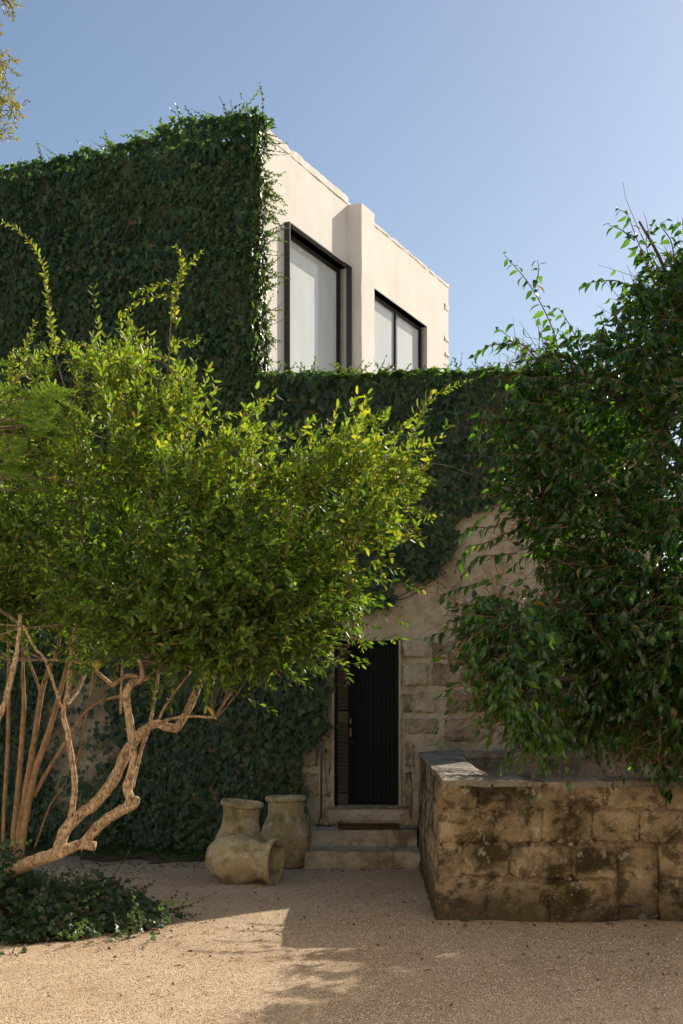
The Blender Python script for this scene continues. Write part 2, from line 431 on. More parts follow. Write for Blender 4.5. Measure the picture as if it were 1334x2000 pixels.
# ------------------------------------------------------------------ ground
xs = np.concatenate([[-500, -120, -40, -15], np.linspace(-8, 8, 130), [15, 40, 120, 500]])
ys = np.concatenate([[-500, -120, -40, -8, 0], np.linspace(5, 19, 120), [30, 60, 160, 600]])
GX, GY = np.meshgrid(xs, ys)
def ground_h(x, y):
    p = np.stack([x, y, np.zeros_like(x)], -1)
    return 0.018 * snoise(p, .55, 3, 2) + .009 * snoise(p, 2.6, 3, 1)
near = (np.abs(GX) < 9) & (GY > 4) & (GY < 20)
GZ = np.where(near, ground_h(GX, GY), 0.0)
nx, ny = len(xs), len(ys)
idx = np.arange(nx * ny).reshape(ny, nx)
GF = np.stack([idx[:-1, :-1], idx[:-1, 1:], idx[1:, 1:], idx[1:, :-1]], -1).reshape(-1, 4)
g = obj('ground', np.stack([GX, GY, GZ], -1), [GF], M['gravel'], smooth=True)
tag(g, kind='structure')

# loose pebbles
N = 90000
pY = 7.9 + rng.power(1.0, N) * 0; u = rng.random(N)
pY = 7.8 / (1 - u * (1 - 7.8 / 16.5))                # denser near the viewer
pX = (rng.random(N) * 1.25 - .62) * pY * .49
keep = ~((pX > .72) & (pY > 12.0)); pX, pY = pX[keep], pY[keep]; N = len(pX)
sz = rng.uniform(.003, .0066, N)
octV = np.array([(1, 0, 0), (0, 1, 0), (-1, 0, 0), (0, -1, 0), (0, 0, .75), (0, 0, -.6)])
octF = np.array([(0, 1, 4), (1, 2, 4), (2, 3, 4), (3, 0, 4), (1, 0, 5), (2, 1, 5), (3, 2, 5), (0, 3, 5)])
pv = octV[None] * sz[:, None, None] * rng.uniform(.65, 1.3, (N, 6, 1))
a = rng.uniform(0, 6.28, N); ca, sa = np.cos(a)[:, None], np.sin(a)[:, None]
pv = np.stack([pv[..., 0] * ca - pv[..., 1] * sa, pv[..., 0] * sa + pv[..., 1] * ca, pv[..., 2]], -1)
pv += np.stack([pX, pY, ground_h(pX, pY) + sz * .25], -1)[:, None]
o = obj('gravel', pv, [(octF[None] + (np.arange(N) * 6)[:, None, None]).reshape(-1, 3)], M['pebble'])
tag(o, 'loose sand coloured gravel strewn over the courtyard ground', 'gravel', kind='stuff')

# ------------------------------------------------------------------ stones
def stone_block(u0, u1, v0, v1, O, u, v, n, proud, seed, nu=5, nv=4, rnd=.035, rough=.012, depth=.06):
    """a weathered block face on the plane (O,u,v) facing n"""
    r = np.random.default_rng(seed); A = np.linspace(0, 1, nu + 1); B = np.linspace(0, 1, nv + 1)
    AA, BB = np.meshgrid(A, B); wdt, hgt = u1 - u0, v1 - v0
    uu = u0 + AA * wdt; vv = v0 + BB * hgt
    du = np.minimum(AA, 1 - AA) * wdt; dv = np.minimum(BB, 1 - BB) * hgt
    edge_u = (AA == 0) | (AA == 1); edge_v = (BB == 0) | (BB == 1)
    jit = rnd * .6
    uu = uu + np.where(edge_u, -np.sign(AA - .5) * r.uniform(0, jit, AA.shape), r.uniform(-.4, .4, AA.shape) * jit)
    vv = vv + np.where(edge_v, -np.sign(BB - .5) * r.uniform(0, jit, AA.shape), r.uniform(-.4, .4, AA.shape) * jit)
    cor = edge_u & edge_v
    uu = uu - np.where(cor, np.sign(AA - .5) * rnd * .5, 0); vv = vv - np.where(cor, np.sign(BB - .5) * rnd * .5, 0)
    e = np.minimum(du, dv); fall = np.clip(1 - e / rnd, 0, 1)
    c = proud * (1 - .55 * fall ** 2) + r.normal(0, rough, AA.shape) * (1 - .6 * fall)
    P0 = O + uu[..., None] * u + vv[..., None] * v + c[..., None] * n
    V = P0.reshape(-1, 3); W = nu + 1; F = []
    for j in range(nv):
        for i in range(nu): F.append([j * W + i, j * W + i + 1, (j + 1) * W + i + 1, (j + 1) * W + i])
    ring = [i for i in range(W)] + [j * W + nu for j in range(1, nv + 1)] + [nv * W + i for i in range(nu - 1, -1, -1)] + [j * W for j in range(nv - 1, 0, -1)]
    back = V[ring] - n * depth - n * proud * .4; b0 = len(V); V = np.vstack([V, back]); L = len(ring)
    for k in range(L): F.append([ring[k], b0 + k, b0 + (k + 1) % L, ring[(k + 1) % L]])
    if np.dot(np.cross(u, v), n) < 0: F = [f[::-1] for f in F]
    return V, F

def grid_wall(O, u, v, n, us, vs_, holes, reveal, disp=0.0, seed=1, f=1.2):
    """outer face of a wall with rectangular holes (u0,u1,v0,v1) and reveals of the given depth"""
    us = np.unique(np.round(np.concatenate([us] + [[h[0], h[1]] for h in holes]), 4)); vs_ = np.unique(np.round(np.concatenate([vs_] + [[h[2], h[3]] for h in holes]), 4))
    def thin(x, keep):
        out = [x[0]]
        for q in x[1:]:
            if q - out[-1] < .02 and not any(abs(q - k) < 1e-3 for k in keep): continue
            if q - out[-1] < .02 and any(abs(q - k) < 1e-3 for k in keep): out[-1] = q; continue
            out.append(q)
        return np.array(out)
    us = thin(us, [k for h in holes for k in h[:2]]); vs_ = thin(vs_, [k for h in holes for k in h[2:]])
    UU, VV = np.meshgrid(us, vs_)
    p = O + UU[..., None] * u + VV[..., None] * v
    d = disp * snoise(p, f, 4, seed) if disp else np.zeros(UU.shape)
    for h in holes:
        m = (UU > h[0] - .03) & (UU < h[1] + .03) & (VV > h[2] - .03) & (VV < h[3] + .03); d = np.where(m, d * .2, d)
    p = p + d[..., None] * n; V = p.reshape(-1, 3); W = len(us); F = []
    for j in range(len(vs_) - 1):
        for i in range(W - 1):
            cu, cv = (us[i] + us[i + 1]) / 2, (vs_[j] + vs_[j + 1]) / 2
            if any(h[0] < cu < h[1] and h[2] < cv < h[3] for h in holes): continue
            F.append([j * W + i, j * W + i + 1, (j + 1) * W + i + 1, (j + 1) * W + i])
    mb = MB(); flip = np.dot(np.cross(u, v), n) < 0
    mb.add(V, [x[::-1] for x in F] if flip else F)
    for h in holes:
        c = [O + u * a + v * b for a, b in ((h[0], h[2]), (h[1], h[2]), (h[1], h[3]), (h[0], h[3]))]
        for k in range(4):
            q0, q1 = c[k], c[(k + 1) % 4]; mb.add([q0, q1, q1 - n * reveal, q0 - n * reveal], [[0, 1, 2, 3]])
    return mb

# ------------------------------------------------------------------ upper house
C0 = np.array([-0.99, 17.40, 0.0]); D = np.array([math.sin(math.radians(23)), math.cos(math.radians(23)), 0]); NW = np.array([D[1], -D[0], 0])
LD = -NW.copy(); NL = -D.copy()                      # the left face runs along LD and faces NL
UP = np.array([0, 0, 1.0])
TOP = 8.85; TL = 7.1
house = thing('upper_house', 'tall cream rendered house with two dark framed windows behind the ivy', 'house', C0)
W1 = (.70, 2.70, 5.72, 7.90); W2 = (3.63, 6.02, 5.72, 7.90)
mb = grid_wall(C0, D, UP, NW, np.arange(0, TL + .01, TL / 40), np.arange(0.0, TOP + .01, TOP / 40), [W1, W2], .30, .004, 5, .8)
mb.build('wall', M['plaster'], house, smooth=False)
mb = grid_wall(C0, LD, UP, NL, np.arange(0, 9.01, .25), np.arange(0, TOP + .01, .25), [], 0, .02, 6, .9)
mb.build('wall', M['stone'], house)
b = MB(); E = C0 + D * TL; 
b.add([E, E + LD * 9, E + LD * 9 + UP * TOP, E + UP * TOP], [[0, 1, 2, 3]])
Q = C0 + LD * 9; b.add([Q, Q + D * TL, Q + D * TL + UP * TOP, Q + UP * TOP], [[0, 1, 2, 3]])
b.build('rear_wall', M['plaster'], house)
b = MB(); b.obox(C0, D, LD, UP, .06, TL - .06, .06, 8.9, TOP - .55, TOP - .4); b.build('roof', M['roof'], house)
# uneven parapet edge
def ragged_strip(O, u, n, L, z, h, t0, t1, nseg, amp, seed):
    r = np.random.default_rng(seed); V = []; F = []
    for i in range(nseg + 1):
        a = L * i / nseg; o1, o2, o3 = r.normal(0, amp, 3)
        p = O + u * a
        V += [p + n * (t0 + o2 * .4) + UP * (z - h + o3 * .6), p + n * (t0 + o2 * .5) + UP * (z + o1 - .015), p + n * (t0 - .05) + UP * (z + o1), p - n * t1 + UP * (z + o1), p - n * t1 + UP * (z - h)]
    for i in range(nseg):
        for k in range(4): F.append([i * 5 + k, i * 5 + k + 1, i * 5 + k + 6, i * 5 + k + 5])
    F.append([0, 4, 3, 2, 1]); e = nseg * 5; F.append([e, e + 1, e + 2, e + 3, e + 4])
    return V, F
MB().add(*ragged_strip(C0, D, NW, 2.76, TOP + .07, .11, .008, .25, 26, .007, 1)).build('parapet', M['plaster'], house)
MB().add(*ragged_strip(C0 + D * 3.24, D, NW, TL - 3.24 + .02, TOP + .03, .06, .006, .25, 30, .009, 2)).build('parapet', M['plaster'], house)
# pilaster
mb = MB(); zs = np.linspace(5.0, TOP - .05, 14); r = np.random.default_rng(5); V = []; F = []
for i, z in enumerate(zs):
    j = r.normal(0, .003, 4)
    for a, c in ((2.755 + j[0], -.1), (2.755 + j[0], .21 + j[1]), (3.24 + j[2], .21 + j[3]), (3.25, -.1)): V.append(C0 + D * a + NW * c + UP * z)
for i in range(len(zs) - 1):
    for k in range(3): F.append([i * 4 + k, i * 4 + k + 1, i * 4 + k + 5, i * 4 + k + 4])
e = (len(zs) - 1) * 4; F.append([e, e + 1, e + 2, e + 3]); mb.add(V, F)
mb.build('pilaster', M['plaster'], house)
# rough quoins at the far end of the wall
for k in range(13):
    z0 = 5.6 + k * .25; h = random.uniform(.2, .3); dpt = random.uniform(.02, .16)
    V, F = stone_block(-.3, random.choice([.0, .015, .03, .06]), z0, z0 + h - .03, C0 + D * (TL - .06), NW, UP, D, .06 + dpt * .7, 200 + k, 4, 3, .05, .02, .14)
    obj('stone', V, F, M['plaster'], house)
    
def window(wd, mull, name='window', proud=.0):
    u0, u1, v0, v1 = wd
    root = obj(name, *steel_frame(wd, proud), M['steel'], house)
    b = MB(); t = .03; c0, c1 = -.15, -.09
    iu0, iu1, iv0, iv1 = u0 + .012, u1 - .012, v0 + .012, v1 - .012
    for aa in ((iu0, iu1, iv1 - t, iv1), (iu0, iu1, iv0, iv0 + t), (iu0, iu0 + t, iv0 + t, iv1 - t), (iu1 - t, iu1, iv0 + t, iv1 - t)):
        b.obox(C0, D, UP, NW, *aa, c0, c1)
    t2 = .022
    for aa in ((iu0 + t, iu1 - t, iv1 - t - t2, iv1 - t), (iu0 + t, iu0 + t + t2, iv0 + t, iv1 - t - t2), (iu1 - t - t2, iu1 - t, iv0 + t, iv1 - t - t2)):
        b.obox(C0, D, UP, NW, *aa, c0 + .01, c1 - .02)
    b.build('sash', M['black'], root)
    if mull:
        b = MB(); b.obox(C0, D, UP, NW, mull - .03, mull + .03, iv0 + t, iv1 - t - t2, c0 + .005, c1 + .004); b.build('mullion', M['black'], root)
    spans = [(iu0 + t + t2, iu1 - t - t2)] if not mull else [(iu0 + t + t2, mull - .03), (mull + .03, iu1 - t - t2)]
    for s0, s1 in spans:
        q = [C0 + D * a + UP * z + NW * c for c in (-.128, -.122) for a, z in ((s0, iv0 + t), (s1, iv0 + t), (s1, iv1 - t - t2), (s0, iv1 - t - t2))]
        obj('pane', q, [[0, 3, 2, 1], [4, 5, 6, 7], [0, 1, 5, 4], [1, 2, 6, 5], [2, 3, 7, 6], [3, 0, 4, 7]], M['glass'], root)
    # pale blind just behind the glass
    b = MB(); b.obox(C0, D, UP, NW, u0 + .02, u1 - (.16 if not mull else .02), v0, v1 - .01, -.185, -.18); b.build('blind', M['curtain'], root)
    return root
def steel_frame(wd, proud):
    u0, u1, v0, v1 = wd; b = MB(); t = .012; d0, d1 = -.17, .004 + proud
    o = t
    b.obox(C0, D, UP, NW, u0 - o, u1 + o, v1, v1 + o, d0, d1); b.obox(C0, D, UP, NW, u0 - o, u1 + o, v0 - o, v0, d0, d1)
    b.obox(C0, D, UP, NW, u0 - o, u0, v0, v1, d0, d1); b.obox(C0, D, UP, NW, u1, u1 + o, v0, v1, d0, d1)
    return np.concatenate(b.V), b.F
w1 = window(W1, None, proud=.075); w1['label'] = 'large single pane window in projecting rusty steel frame'
w2 = window(W2, 4.89); w2['label'] = 'two pane window recessed behind the pilaster'
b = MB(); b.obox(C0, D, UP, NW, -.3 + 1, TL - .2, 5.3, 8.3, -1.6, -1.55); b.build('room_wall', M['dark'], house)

# ------------------------------------------------------------------ lower stone house
FY = 17.45; XE = 3.9; LT = 5.72
lower = thing('stone_house', 'low old stone house with a dark plank door and ivy over its top', 'house', (1.4, FY, 0))
O2 = np.array([0, FY, 0.0]); UX = np.array([1.0, 0, 0]); NF = np.array([0, -1.0, 0])
DX0, DX1, DZ0, DZ1 = -.093, .700, .607, 2.630
mb = grid_wall(O2, UX, UP, NF, np.arange(-1.05, XE + .001, .075), np.arange(0, LT + .01, .075), [(DX0, DX1, DZ0, DZ1)], .30, .03, 3, 1.8)
mb.build('wall', M['render'], lower)
b = MB(); b.add([(XE, FY, 0), (XE, 24, 0), (XE, 24, LT), (XE, FY, LT)], [[0, 1, 2, 3]]); b.add([(-1.5, 24, 0), (XE, 24, 0), (XE, 24, LT), (-1.5, 24, LT)], [[0, 3, 2, 1]])
b.build('side_wall', M['render'], lower)
b = MB(); b.box(-1.02, XE + .05, FY - .015, 24, LT - .01, LT + .06); b.build('roof', M['roof'], lower)
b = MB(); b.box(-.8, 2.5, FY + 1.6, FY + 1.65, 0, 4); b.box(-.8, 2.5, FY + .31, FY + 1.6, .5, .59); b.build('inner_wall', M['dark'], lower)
# rough blocks showing through the render right and left of the door: u0,u1,v0,v1 in photograph pixels
stones_px = [(785, 838, 1246, 1286), (842, 893, 1252, 1290), (898, 950, 1240, 1290), (786, 838, 1294, 1342), (841, 891, 1293, 1342), (896, 945, 1300, 1342), (808, 853, 1349, 1394), (870, 918, 1347, 1392), (922, 975, 1349, 1392),
             (788, 858, 1402, 1436), (866, 975, 1400, 1450), (980, 1040, 1398, 1450), (787, 806, 1352, 1394), (790, 812, 1442, 1500), (980, 1045, 1350, 1392), (1050, 1120, 1345, 1395), (1045, 1130, 1402, 1450),
             (955, 1020, 1246, 1292), (1026, 1090, 1250, 1292), (950, 1010, 1300, 1342), (1016, 1095, 1300, 1340), (1100, 1180, 1300, 1340), (1126, 1200, 1348, 1396), (1136, 1215, 1402, 1450), (1096, 1165, 1246, 1292), (1172, 1250, 1250, 1294), (1186, 1260, 1300, 1342), (1206, 1290, 1350, 1396), (1222, 1300, 1402, 1450),
             (790, 806, 1505, 1600), (590, 645, 1400, 1448), (585, 622, 1455, 1500), (590, 624, 1508, 1560), (634, 647, 1460, 1560), (560, 588, 1480, 1540),
             (590, 640, 1340, 1392), (900, 985, 1092, 1128), (1000, 1090, 1085, 1125), (930, 1010, 1135, 1178), (1020, 1100, 1140, 1180)]
for k, (x0, x1, y0, y1) in enumerate(stones_px):
    u0, u1 = (x0 - 667) / FPX * FY, (x1 - 667) / FPX * FY; v0, v1 = EYE + (HZ - y1) / FPX * FY, EYE + (HZ - y0) / FPX * FY
    smoothish = y0 < 1240
    V, F = stone_block(u0, u1, v0, v1, O2, UX, UP, NF, random.choice([-.004, .006, .018, .03, .045]) if not smoothish else .004, 300 + k, 9, 8, .055, .014 if not smoothish else .004, .08)
    obj('stone', V, F, M['stone'] if k not in (6, 3, 0) and not smoothish else M['render'], lower, smooth=True)
# door surround: thin lime edge
b = MB()
def wob_strip(x0, x1, z0, z1, seed, vert=True):
    r = np.random.default_rng(seed); n = 14; V = []; F = []
    for i in range(n + 1):
        t = i / n; j = r.uniform(-.35, .35, 2) * ((x1 - x0) if vert else (z1 - z0)) * .5
        if vert:
            z = z0 + (z1 - z0) * t; inner = x1 if x1 <= 0 else x0
            xa, xb = (x0 + j[0], x1) if x1 <= 0 else (x0, x1 + j[0])
            V += [(xa, FY, z), (xa, FY - .03, z), (xb, FY - .03, z), (xb, FY + .1, z)]
        else:
            x = x0 + (x1 - x0) * t; V += [(x, FY + .1, z0), (x, FY - .03, z0), (x, FY - .03, z1 + j[0]), (x, FY, z1 + j[0])]
    for i in range(n):
        for k in range(3): F.append([i * 4 + k, i * 4 + k + 1, i * 4 + k + 5, i * 4 + k + 4])
    return V, F
b.add(*wob_strip(DX0 - .022, DX0 + .004, DZ0, DZ1, 1)); b.add(*wob_strip(DX1 - .004, DX1 + .02, DZ0, DZ1 + .02, 2)); b.add(*wob_strip(DX0 - .02, DX1 + .02, DZ1 - .004, DZ1 + .04, 3, False))
b.build('door_surround', M['render'], lower)
V, F = stone_block(DX0 - .12, DX1 + .14, .36, DZ0 - .012, np.array([0, FY - .0, 0]), UX, UP, NF, .07, 41, 8, 3, .03, .006, .1)
obj('threshold', V, F, M['render'], lower)
b = MB(); b.box(DX0 - .1, DX1 + .12, FY - .06, FY + .9, DZ0 - .03, DZ0 - .002); b.build('threshold_slab', M['coping'], lower)
# door: frame, leaf hinged at its outer jamb and pulled slightly inwards, louvred shutter in the gap
root = MB()
y0, y1 = FY + .12, FY + .2
root.box(DX0 + .004, DX0 + .05, y0, y1, DZ0, DZ1 - .004); root.box(DX1 - .05, DX1 - .004, y0, y1, DZ0, DZ1 - .004); root.box(DX0 + .05, DX1 - .05, y0, y1, DZ1 - .06, DZ1 - .004)
door = root.build('door', M['door_frame'], lower); door['label'] = 'dark green plank door standing slightly open'
ang = math.radians(14); hx, hy = DX1 - .055, FY + .14; du = np.array([-math.cos(ang), math.sin(ang), 0]); dn = np.array([-math.sin(ang), -math.cos(ang), 0]); wl = .58; H0 = np.array([hx, hy, 0])
npl = 11; pw = wl / npl
for k in range(npl):
    b = MB(); a0, a1 = k * pw + .001, (k + 1) * pw - .001; z0, z1 = DZ0 + .012, DZ1 - .07
    prof = [(a0, -.03), (a0, -.003), (a0 + .003, 0), (a1 - .003, 0), (a1, -.003), (a1, -.03)]
    V = [H0 + du * a + dn * c + UP * z for z in (z0, z1) for a, c in prof]; n = len(prof)
    F = [[i, (i + 1) % n, n + (i + 1) % n, n + i] for i in range(n)] + [list(range(n))[::-1], [n + i for i in range(n)]]
    obj('plank', V, F, M['door'], door)
b = MB(); b.obox(H0, du, UP, dn, 0, wl, DZ0 + .014, DZ1 - .072, -.045, -.029); b.build('backing', M['door_frame'], door)
b = MB()
for z, hh in ((1.64, .03), (1.50, .05)):
    b.obox(H0, du, UP, dn, wl - .045, wl - .02, z - hh, z + hh, 0.001, .012)
b.add(*tube([H0 + du * (wl - .03) + dn * .002 + UP * 1.38, H0 + du * (wl - .03) + dn * .05 + UP * 1.38, H0 + du * (wl - .09) + dn * .055 + UP * 1.375], .009, 8))
b.build('handle', M['brass'], door)
b = MB(); sx0, sx1, sy = DX0 + .052, DX0 + .26, FY + .40
b.box(sx0 - .05, sx0, sy - .02, sy + .02, DZ0, DZ1); b.box(sx1, sx1 + .05, sy - .02, sy + .02, DZ0, DZ1); b.box(sx0, sx1, sy - .02, sy + .02, DZ0, DZ0 + .13); b.box(sx0, sx1, sy - .02, sy + .02, 1.62, 1.76); b.box(sx0, sx1, sy - .02, sy + .02, DZ1 - .1, DZ1)
sh = b.build('shutter', M['louver'], lower); sh['label'] = 'brown louvred shutter beside the door leaf'
zz = list(np.arange(DZ0 + .15, 1.60, .048)) + list(np.arange(1.78, DZ1 - .11, .048))
for z in zz:
    b = MB(); V = [(x, sy + dy, z + dz) for x in (sx0, sx1) for dy, dz in ((-.016, 0), (-.012, -.004), (.018, .036), (.014, .04))]
    b.add(V, [[0, 1, 2, 3], [4, 7, 6, 5], [0, 4, 5, 1], [1, 5, 6, 2], [2, 6, 7, 3], [3, 7, 4, 0]]); b.build('slat', M['louver'], sh)

# switch boxes and conduit left of the door
sw = thing('switch_box', 'pair of small grey switch boxes on a brown conduit beside the door', 'switch box', P(628, 1600, FY - .05))
for y0, y1 in ((1446, 1459), (1461, 1473)):
    a, c = P(622.5, y1, FY - .05), P(633, y0, FY - .05); b = MB(); b.box(a[0], c[0], FY - .085, FY - .02, a[2], c[2]); bx_ = b.build('box', M['box'], sw)
    b = MB(); b.box(a[0] + .008, c[0] - .008, FY - .093, FY - .084, a[2] + .008, c[2] - .008); b.build('cover', M['box'], bx_)
a = P(628, 1474, FY - .05); c = P(627, 1600, FY - .05)
MB().add(*tube(np.linspace(a, c, 8), .013, 8, .05)).build('conduit', M['conduit'], sw)

# ribbed cone hung on the wall, half hidden by the leaves
a = P(932, 1300, FY - .16); cn = thing('ribbed_cone', 'ribbed blue grey metal cone hung on stone wall behind drooping leaves', 'wall ornament', a)
n = 32; V = []; F = []
for k, (z, r) in enumerate(((0, .008), (.02, .02), (.36, .12), (.37, .125))):
    for i in range(n):
        rr = r * (1 + (.09 if i % 2 else -.05)); an = 2 * math.pi * i / n; V.append(a + np.array([rr * math.cos(an), rr * math.sin(an), z]))
for k in range(3):
    for i in range(n): F.append([k * n + i, k * n + (i + 1) % n, (k + 1) * n + (i + 1) % n, (k + 1) * n + i])
obj('cone', V, F, M['cone'], cn)
MB().add(*tube([a + [0, 0, .37], a + [0, .1, .44], a + [0, .16, .44]], .008, 6)).build('hook', M['iron'], cn)

# unseen house front behind the viewer, added to bounce sunlight onto the shaded side
oh = thing('light_bounce_house', 'unseen pale house front added behind the viewer to bounce sunlight', 'house', (0, -1.4, 0))
mb = grid_wall(np.array([0, -1.4, 0]), UX, UP, np.array([0, 1.0, 0]), np.arange(-16, 16.1, 1.0), np.arange(0, 9.6, .5), [(-6, -4.8, 3.8, 5.4), (-1, .2, 3.8, 5.4), (4, 5.2, 3.8, 5.4), (-2.2, -.9, 0, 2.3)], .2, 0, 1)
mb.build('wall', M['lime'], oh)
b = MB(); b.box(-16, 16, -9, -1.62, 9.4, 9.6); b.build('roof', M['roof'], oh)
for u0, u1, v0, v1 in ((-6, -4.8, 3.8, 5.4), (-1, .2, 3.8, 5.4), (4, 5.2, 3.8, 5.4), (-2.2, -.9, 0, 2.3)):
    b = MB(); b.box(u0, u1, -1.58, -1.52, v0, v1); b.build('shutter', M['louver'], oh)

gw = MB(); gw.box(-5.9, -5.5, -1.2, 13.0, 0, 6.6); gw.box(-5.95, -5.45, -1.2, 13.0, 6.603, 6.7)  # unseen wall left of the view, added as a bounce for fill light
tag(gw.build('light_bounce_wall', M['lime'], None, (-5.7, 6, 0)), 'unseen tall limewashed wall added beside the courtyard to bounce sunlight', 'wall')

# ------------------------------------------------------------------ steps and mat
st = thing('stone_steps', 'two worn limestone steps in front of the dark door', 'steps', (.25, 16.4, 0))
def step_block(x0, x1, y0, y1, z0, z1, seed):
    r = np.random.default_rng(seed); nx_, ny_, nz_ = 6, 4, 3; V = []; F = []
    def patch(o, u, v, n, nu, nv):
        base = len(V)
        for j in range(nv + 1):
            for i in range(nu + 1): V.append(o + u * (i / nu) + v * (j / nv))
        for j in range(nv):
            for i in range(nu): F.append([base + j * (nu + 1) + i, base + j * (nu + 1) + i + 1, base + (j + 1) * (nu + 1) + i + 1, base + (j + 1) * (nu + 1) + i])
    dx, dy, dz = np.array([x1 - x0, 0, 0]), np.array([0, y1 - y0, 0]), np.array([0, 0, z1 - z0]); o = np.array([x0, y0, z0])
    patch(o, dx, dz, 0, nx_, nz_); patch(o + dz, dx, dy, 0, nx_, ny_); patch(o + dx, dy, dz, 0, ny_, nz_); patch(o + dy, -dy, dz, 0, ny_, nz_)
    V_ = np.array(V); c = (V_.min(0) + V_.max(0)) / 2; h = (V_.max(0) - V_.min(0)) / 2; rad = .011
    q = V_ - c; inner = np.clip(q, -(h - rad), h - rad); dlt = q - inner; ln = np.linalg.norm(dlt, axis=1, keepdims=True)
    V_ = c + inner + dlt / np.maximum(ln, 1e-6) * np.minimum(ln, rad)
    V_ = V_ + np.stack([snoise(V_, 6, 2, 1) * .006, snoise(V_, 5, 3, 2) * .012, snoise(V_, 4, 3, 3) * .008 * (V_[:, 2] > z0 + .05)], -1)
    return V_, F
for k, (x0, x1, y0, y1, z0, z1) in enumerate([(-.415, -.046, 16.02, 16.75, -.05, .2), (-.05, .578, 16.03, 16.75, -.05, .196), (.576, .885, 16.02, 16.75, -.05, .193),
                                             (-.36, -.076, 16.68, 17.44, .12, .376), (-.08, .528, 16.69, 17.44, .12, .374), (.526, .88, 16.68, 17.44, .12, .38)]):
    V, F = step_block(x0, x1, y0, y1, z0, z1, 60 + k); obj('stone', V, F, M['step'], st, smooth=True)
x0, x1 = (660 - 667) / FPX * 16.9, (780 - 667) / FPX * 16.9
n = 24; V = []; F = []
for j, (y, z) in enumerate(((16.80, .386), (16.795, .415), (17.2, .418), (17.21, .39))):
    for i in range(n + 1): V.append((x0 + (x1 - x0) * i / n, y + .004 * math.sin(i * 1.7), z + .002 * math.sin(i * 2.9)))
for j in range(3):
    for i in range(n): F.append([j * (n + 1) + i, j * (n + 1) + i + 1, (j + 1) * (n + 1) + i + 1, (j + 1) * (n + 1) + i])
tag(obj('doormat', V, F, M['coir'], None, ((x0 + x1) / 2, 17.0, .38)), 'brown coir doormat on the upper stone step', 'doormat')

# ------------------------------------------------------------------ basin
bs = thing('stone_basin', 'weathered stone water basin with mossy stained blocks and broad coping', 'basin', (.8, 12.1, 0))
FB = np.array([.785, 12.10, 0]); BT = 1.185
leanF = norm(np.array([0, .045, 1.0])); XR = 4.3
NX = (2.33, 2.685)                                   # niche span in X
mb = grid_wall(FB + [0, .016, 0] - np.array([.785, 0, 0]), UX, leanF, NF, np.arange(.82, XR, .09), np.arange(-.05, BT, .09), [(NX[0], NX[1], .0, .62)], .07, .012, 4, 3)
mb.build('wall', M['mortar'], bs)
b = MB(); b.box(NX[0] - .05, NX[1] + .05, 12.19, 12.24, -.05, .7); b.build('niche_back', M['basin'], bs)
courses = [(0, .355), (.36, .648), (.654, .945), (.95, 1.185)]
rj = np.random.default_rng(15)
splits = [[.80, 1.22, 1.75, NX[0], NX[1], 3.2, 3.8, XR], [.83, 1.02, 1.42, 1.95, NX[0], NX[1], 3.05, 3.7, XR], [.84, 1.3, 1.70, 2.12, 2.52, 3.0, 3.5, XR], [.855, 1.16, 1.6, 1.98, 2.25, 2.75, 3.3, 3.9, XR]]
k = 0
for (v0, v1), sp in zip(courses, splits):
    for u0, u1 in zip(sp[:-1], sp[1:]):
        k += 1
        if v1 < .66 and abs(u0 - NX[0]) < .01: continue
        if abs(u0 - NX[0]) < .01 and v0 > .3 and v1 < .7: continue
        dn_, up_ = rj.uniform(-.012, .035, 2); V, F = stone_block(u0 - .012, u1 + .012, v0 - dn_ - (.06 if v0 == 0 else 0), v1 + (up_ if v1 < 1 else .004), FB - np.array([.785, 0, 0]), UX, leanF, NF, random.uniform(.001, .011), 400 + k, 10, 8, .045, .008, .03)
        obj('stone', V, F, M['basin'], bs, smooth=True)
# left flank
e0 = np.array([.80, 12.12, 0]); e1 = np.array([.905, 17.42, 0]); LU = norm(e1 - e0); LL = np.linalg.norm(e1 - e0); NB = np.array([-LU[1], LU[0], 0]); leanL = norm(np.array([.055, 0, 1.0]))
def flank_top(a): return BT + .085 * a / LL
mb = grid_wall(e0 - NB * .014, LU, leanL, NB, np.arange(0, LL, .15), np.arange(-.05, 1.2, .12), [], 0, .012, 4, 3); mb.build('wall', M['mortar'], bs)
for j, (v0, v1) in enumerate(courses):
    a = 0.0
    while a < LL - .1:
        L_ = random.uniform(.45, .8); a1 = min(LL, a + L_); 
        if LL - a1 < .3: a1 = LL
        k += 1
        V, F = stone_block(a - .005, a1 + .005, v0 - .005 - (.06 if v0 == 0 else 0), v1 - .003 + (.03 * a / LL if j == 3 else 0), e0, LU, leanL, NB, random.uniform(.003, .009), 500 + k, 8, 6, .02, .004, .03)
        obj('stone', V, F, M['basin'], bs, smooth=True); a = a1
